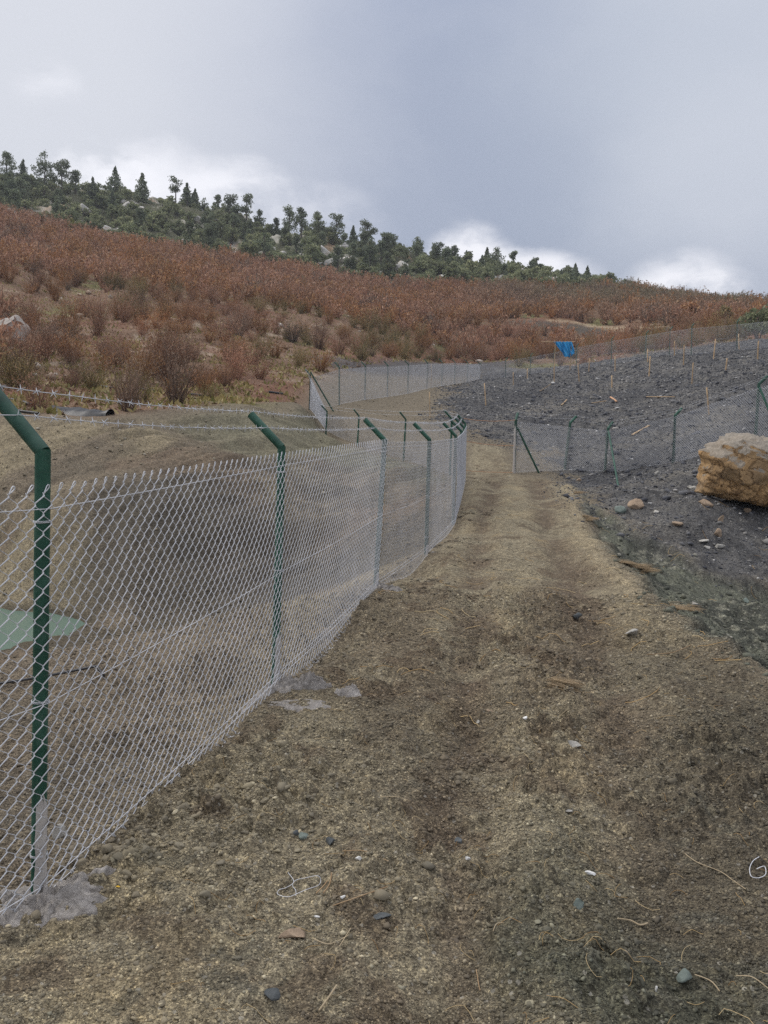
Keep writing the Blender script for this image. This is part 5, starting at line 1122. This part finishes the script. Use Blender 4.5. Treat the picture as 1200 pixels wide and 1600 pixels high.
# fallen leaves and dry grass between the shrubs
def litter(name, n, rng_, size, mat, bias, seed, up_=.02):
    x, y = sample(n, *rng_); k = sdist(orch_poly, x, y) > .3; x, y = x[k], y[k]; k = nr.random(len(x)) < .15 + sstep(fbm(x, y, 2.5, 3, seed), -.1, .15); x, y = x[k], y[k]
    r_ = np.random.default_rng(seed); V_, F_ = quads(np.stack((x, y, Hn(x, y) + up_), -1), size, r_, bias, 2.2); o = mesh_np(name, V_, F_, mat, smooth_=False); return tag(o, kind='stuff')
m_lit = leaf_mat('leaf_litter', [(0, lin(112, 86, 66)), (.5, lin(144, 114, 88)), (1, lin(178, 154, 124))], .1)
m_gra = leaf_mat('dry_grass_blades', [(0, lin(116, 116, 66)), (.5, lin(160, 148, 96)), (1, lin(190, 174, 130))], .2)
litter('leaf_litter', 60000, (23, 110, -31, 31, .8), .10, m_lit, .0, 61)
litter('dry_grass', 30000, (23, 95, -31, 31, .8), .14, m_gra, 2.2, 62, .06)
# ------------------------------------------------------------------ the wood on the ridge
def crown_arrays(blobs, seed, per=60, ls=.3):
    r_ = np.random.default_rng(seed); P_ = []
    for (x, y, z, a, h_) in blobs:
        n = int(per * max(.4, a * a)); d = r_.normal(size=(n, 3)); d /= np.linalg.norm(d, axis=1, keepdims=True); rr_ = r_.uniform(.2, 1.0, n) ** .6 * r_.uniform(.85, 1.35, n)
        P_.append(np.array((x, y, z)) + d * rr_[:, None] * np.array((a, a, h_)))
    P_ = np.concatenate(P_); return quads(P_, ls, r_, .4, 1.3)
def tree_arrays(kind, h, seed):
    r_ = random.Random(seed); bl = []; tr = MB()
    if kind == 'pine':            # bare trunk, irregular tiers of foliage
        th = h; pts = [(0, 0, -.6)]; ox = oy = 0
        for k in range(1, 7): ox += r_.uniform(-.08, .08) * h / 6; oy += r_.uniform(-.08, .08) * h / 6; pts.append((ox, oy, th * .93 * k / 6))
        tr.tube([Vector(p) for p in pts], .16, 6, taper=np.linspace(1.2, .35, 7))
        for k in range(r_.randint(14, 18)):
            f = r_.uniform(.42, .98); ra = h * (.10 + .17 * math.sin(math.pi * min(1, (f - .3) / .75))); a = r_.uniform(0, 6.28); d = ra * r_.uniform(.1, .95); bx, by = ox * f + math.cos(a) * d, oy * f + math.sin(a) * d
            bl.append((bx, by, h * f, h * r_.uniform(.09, .16), h * r_.uniform(.06, .10)))
            tr.tube([Vector((ox * f * .9, oy * f * .9, h * (f - .1))), Vector((bx, by, h * f))], .05, 4)
    elif kind == 'ball':          # lollipop: rounded head on a clear trunk
        tr.tube([Vector((0, 0, -.6)), Vector((.1, 0, h * .4)), Vector((0, .1, h * .75))], .14, 6, taper=(1.2, .9, .5))
        for k in range(12): a = r_.uniform(0, 6.28); d = h * .14 * r_.random(); bl.append((math.cos(a) * d, math.sin(a) * d, h * r_.uniform(.55, .92), h * r_.uniform(.08, .13), h * r_.uniform(.07, .1)))
    elif kind == 'cone':
        tr.tube([Vector((0, 0, -.6)), Vector((0, 0, h * .5)), Vector((0, 0, h * .92))], .15, 6, taper=(1.2, .8, .3))
        for k in range(16):
            f = .08 + .9 * k / 15; ra = h * .34 * (1 - f) ** .75 * r_.uniform(.7, 1.2); a = r_.uniform(0, 6.28) ; bl.append((math.cos(a) * ra * .55, math.sin(a) * ra * .55, h * f, max(ra * .75, h * .035), h * .07)); a += 2.6; bl.append((math.cos(a) * ra * .6, math.sin(a) * ra * .6, h * (f - .02), max(ra * .6, h * .03), h * .06))
    elif kind == 'dense':
        tr.tube([Vector((0, 0, -.6)), Vector((0, 0, h * .4)), Vector((.1, 0, h * .8))], .18, 6, taper=(1.2, .8, .4))
        for k in range(24): f = r_.uniform(.1, .93); ra = h * .27 * math.sin(math.pi * min(1, f * .8 + .22)); a = r_.uniform(0, 6.28); d = ra * r_.uniform(.2, 1.0); bl.append((math.cos(a) * d, math.sin(a) * d, h * f, h * r_.uniform(.08, .14), h * r_.uniform(.07, .12)))
    else:                         # bush, many stems from the ground
        for k in range(5): a = r_.uniform(0, 6.28); tr.tube([Vector((0, 0, -.4)), Vector((math.cos(a) * h * .3, math.sin(a) * h * .3, h * .6))], .05, 4)
        for k in range(10): f = r_.uniform(.15, .8); a = r_.uniform(0, 6.28); d = h * .42 * r_.random() ** .6 * math.sqrt(1 - f * f * .8); bl.append((math.cos(a) * d, math.sin(a) * d, h * f, h * r_.uniform(.16, .26), h * r_.uniform(.13, .22)))
    V_, F_ = crown_arrays(bl, seed, per=150 if kind == 'bush' else 120, ls=.27 if kind != 'bush' else .25); return tr, V_, F_
def make_tree(kind, h, x, y, seed, label, group, name=None, cat='tree', mat=None, proto=None):
    z = H(x, y, Zs)
    root = empty(name or {'pine': 'pine_tree', 'ball': 'pine_tree', 'cone': 'conifer_tree', 'dense': 'evergreen_tree', 'bush': 'evergreen_bush'}[kind], (x, y, z)); tag(root, label, cat, group)
    if proto is None:
        tr, V_, F_ = tree_arrays(kind, h, seed); a_ = tr.build('trunk', m_trunk, root); b_ = mesh_np('crown', V_, F_, mat or (m_pine if kind != 'bush' else m_ever), root, smooth_=False); return root, a_, b_
    for src in proto:
        c_ = src.copy(); col.objects.link(c_); c_.parent = root
    return root, None, None
def crest(px):
    """the place on the ridge line seen at a column of the photograph: lowest pixel row reached by ground"""
    best = None; a0 = None
    for r in np.arange(150, 215, 1.5):
        a = math.atan((px - 600) / F_PX + .0); p = Vector((r * math.sin(a), r * math.cos(a), 0)); p.z = H(p.x, p.y, Zs)
        el = (p.z - EYE) / r
        if best is None or el > best[0]: best = (el, p, r)
    return best
def to_px(p):
    v = p - Vector((0, 0, EYE)); w = v.dot(cF); return 600 + F_PX * v.dot(cR) / w, 800 - F_PX * v.dot(cU) / w
sk = [(10,234,'dense','broad dark tree at the far left end of the ridge'),(36,251,'cone','narrow conifer right of the far left ridge tree'),(70,236,'dense','tallest two lobed tree near the left end of the ridge'),(98,252,'pine','open crowned pine right of the tall two lobed tree'),(118,266,'dense','roundish evergreen between the open pine and the small conifer'),
 (145,278,'cone','small spiky conifer on the left part of the ridge'),(180,262,'cone','wide conical tree alone against the bright cloud'),(222,272,'cone','pointed conifer right of the wide conical tree'),(274,276,'ball','slender pine with a round head standing clear on the ridge'),(292,297,'ball','tiny round headed pine beside the slender one'),
 (360,301,'pine','left one of a close pair of ragged pines'),(385,304,'pine','right one of a close pair of ragged pines'),(405,327,'dense','low round tree just below the ragged pair'),(452,320,'dense','leftmost of four tall trees at the middle of the ridge'),(472,325,'pine','second of the four tall trees at the middle of the ridge'),(494,330,'dense','third and bushiest of the four tall middle trees'),(524,335,'pine','fourth tall tree at the middle, with a flat bushy top'),
 (552,354,'cone','small conifer left of the tall dark pine'),(573,346,'pine','tall dark pine right of the middle of the ridge'),(600,372,'dense','low dense tree right of the tall dark pine'),(625,378,'dense','dense low tree on the right half of the ridge'),(652,372,'pine','pine with a small raised head on the right half'),(683,377,'pine','little pine poking above the dense low trees'),(710,383,'dense','bulky dark tree before the slim pair'),(733,390,'dense','grey green tree left of the slim cypress like one'),
 (761,388,'cone','slim dark cypress like tree'),(775,383,'dense','tall tree touching the slim cypress like one'),(803,392,'ball','lone lollipop shaped pine on the right'),(831,408,'dense','rounded broad tree after the lollipop pine'),(856,424,'dense','low dark tree near the right end of the wood'),(878,425,'cone','small tree with a pale side near the right end'),(905,431,'dense','last dark clump like tree at the right end of the wood'),(918,436,'dense','small tree ending the wood on the right')]
for i, (px, top, kind, lb) in enumerate(sk):
    el, p, r = crest(px); r -= rnd.uniform(1, 7); a = math.atan((px - 600) / F_PX); x, y = r * math.sin(a), r * math.cos(a); z = H(x, y, Zs)
    # shift sideways so that roll does not move the tree
    for _ in range(3):
        q = to_px(Vector((x, y, z + 4))); a += (px - q[0]) / F_PX; x, y = r * math.sin(a), r * math.cos(a); z = H(x, y, Zs)
    hh = max(2.5, unproj(px, top, y).z - z)
    make_tree(kind, hh, x, y, 900 + i, lb, 'trees along the ridge')
tp = {}
ORD2 = ORD + ['twenty-ninth', 'thirtieth', 'thirty-first', 'thirty-second', 'thirty-third', 'thirty-fourth', 'thirty-fifth']
for kind, h in (('dense', 4.6), ('dense', 5.4), ('cone', 5.0), ('pine', 5.6), ('dense', 3.8), ('cone', 4.0)):
    pass
def forest_point(lo=0.0, hi=1.0, pxr=(-60, 930)):
    for _ in range(200):
        px = rnd.uniform(*pxr); a = math.atan((px - 600) / F_PX); r0 = float(tree_r(np.array([a]))[0]); bc = crest(px); r1 = max(bc[2] + 4, r0 + 3)
        r = r0 + (r1 - r0) * rnd.uniform(lo, hi); return r * math.sin(a), r * math.cos(a), px
for i in range(78):
    x, y, px = forest_point(.05, 1, (-40, 915)); kind = rnd.choice(['dense', 'dense', 'cone', 'pine', 'dense']); h = rnd.uniform(3.2, 5.4) * (1 if px < 800 else .75)
    key = (kind, rnd.randrange(3))
    if key not in tp:
        rt, a_, b_ = make_tree(kind, 4.6, x, y, 1200 + len(tp), 'x', 'x'); tp[key] = (a_, b_)
    else: rt, _, _ = make_tree(kind, 4.6, x, y, 0, 'x', 'x', proto=tp[key])
    rt.scale = [h / 4.6 * rnd.uniform(.9, 1.1)] * 3; rt.rotation_euler = (0, 0, rnd.uniform(0, 6.28))
    near_ = min(sk, key=lambda s: abs(s[0] - px)); a_px = math.degrees(math.atan((px - 600) / F_PX)); r_ = math.hypot(x, y); fr = (r_ - float(tree_r(np.array([math.atan((px - 600) / F_PX)]))[0]))
    adj = ('short ' if h < 3.8 else 'tall ' if h > 4.7 else 'middling ') + {'dense': 'rounded evergreen', 'cone': 'conical conifer', 'pine': 'ragged pine'}[kind]
    rt['label'] = adj + (' high' if fr > 30 else ' midway' if fr > 15 else ' low') + ' on the slope, below the ' + ORD2[sk.index(near_)] + ' ridge tree from the left'; rt['group'] = 'trees in the wood'
bp_ = {}
for i in range(285):
    x, y, px = forest_point(-.02, 1.0, (-40, 935)); key = rnd.randrange(5)
    if key not in bp_: rt, a_, b_ = make_tree('bush', 2.4, x, y, 1300 + key, 'x', 'x', cat='bush'); bp_[key] = (a_, b_)
    else: rt, _, _ = make_tree('bush', 2.4, x, y, 0, 'x', 'x', cat='bush', proto=bp_[key])
    s = rnd.uniform(.7, 1.5); rt.scale = (s * 1.15, s * 1.15, s); rt.rotation_euler = (0, 0, rnd.uniform(0, 6.28)); rt['label'] = 'dark green bush on the wooded rocky slope'; rt['group'] = 'bushes on the wooded rocky slope'
# the rest of the thicket and the fringe of scrub on the bare right skyline
BB = []
for s in range(5):
    tr, V_, F_ = tree_arrays('bush', 1.9, 1400 + s); sel = np.random.default_rng(s).random(len(F_)) < .45; k_ = np.repeat(sel, 4); Vn = V_[k_]; BB.append((Vn[:0].reshape(-1, 3), np.zeros((0, 4), int), Vn, np.arange(len(Vn)).reshape(-1, 4)))
its = []
for i in range(560):
    x, y, px = forest_point(-.02, 1.05, (-160, 940)); its.append((x, y, H(x, y) - .1, rnd.uniform(.5, 1.3), rnd.randrange(5), rnd.uniform(0, 6.28)))
o = merged('thicket', its, BB, m_ever); tag(o, 'thicket of low evergreen scrub between the trees', kind='stuff')
its = []
for i in range(240):
    px = rnd.uniform(925, 1330); a = math.atan((px - 600) / F_PX); best = max(((H(r * math.sin(a), r * math.cos(a), Zs) - EYE) / r, r) for r in np.arange(105, 172, 2)); r = best[1] + rnd.uniform(-9, 3); x, y = r * math.sin(a), r * math.cos(a)
    its.append((x, y, H(x, y) - .1, rnd.uniform(.35, .85), rnd.randrange(5), rnd.uniform(0, 6.28)))
o = merged('skyline_scrub', its, BB, m_ever); tag(o, 'fringe of low green scrub on the right skyline', kind='stuff')
for (px, py, h, mt, lb) in ((110,362,2.6,m_ylw,'yellow green bush at the lower edge of the wood on the left'),(1080,506,2.6,m_org,'orange tinted bush above the far fence on the right'),(1185,530,2.6,m_ever,'dark green bush at the right edge behind the far fence'),(1160,524,2.0,m_ever,'green bush left of the dark one at the right edge'),(1130,512,2.4,m_olv,'olive bush behind the far fence post'),(1196,520,2.6,m_pine,'tall dark bush cut by the right edge of the photo')):
    g = on_ground(px, py); make_tree('bush', h, g.x, g.y, int(px), lb, None, 'bush', 'bush', mt)

# ------------------------------------------------------------------ thin haze over the far hillside
HAZE = .0005
hx0, hx1, hy0, hy1, hz0, hz1 = -1450, 1450, -1450, 1450, -12, 84
hv0 = np.array([(x, y, z) for z in (hz0, hz1) for y in (hy0, hy1) for x in (hx0, hx1)], float)
hz = mesh_np('haze', hv0, np.array([(0, 2, 3, 1), (4, 5, 7, 6), (0, 1, 5, 4), (2, 6, 7, 3), (0, 4, 6, 2), (1, 3, 7, 5)]), None, smooth_=False)
mh = bpy.data.materials.new('haze'); mh.use_nodes = True; mh.node_tree.nodes.clear()
ho = mh.node_tree.nodes.new('ShaderNodeOutputMaterial'); hv_ = mh.node_tree.nodes.new('ShaderNodeVolumePrincipled'); hv_.inputs['Color'].default_value = (.86, .89, .96, 1); hv_.inputs['Density'].default_value = HAZE; hv_.inputs['Anisotropy'].default_value = 0
mh.node_tree.links.new(hv_.outputs[0], ho.inputs['Volume']); hz.data.materials.append(mh); hz['kind'] = 'stuff'
sc.cycles.use_denoising = False; sc.cycles.denoiser = 'OPENIMAGEDENOISE'; sc.cycles.denoising_input_passes = 'RGB_ALBEDO_NORMAL'; sc.cycles.denoising_prefilter = 'ACCURATE'
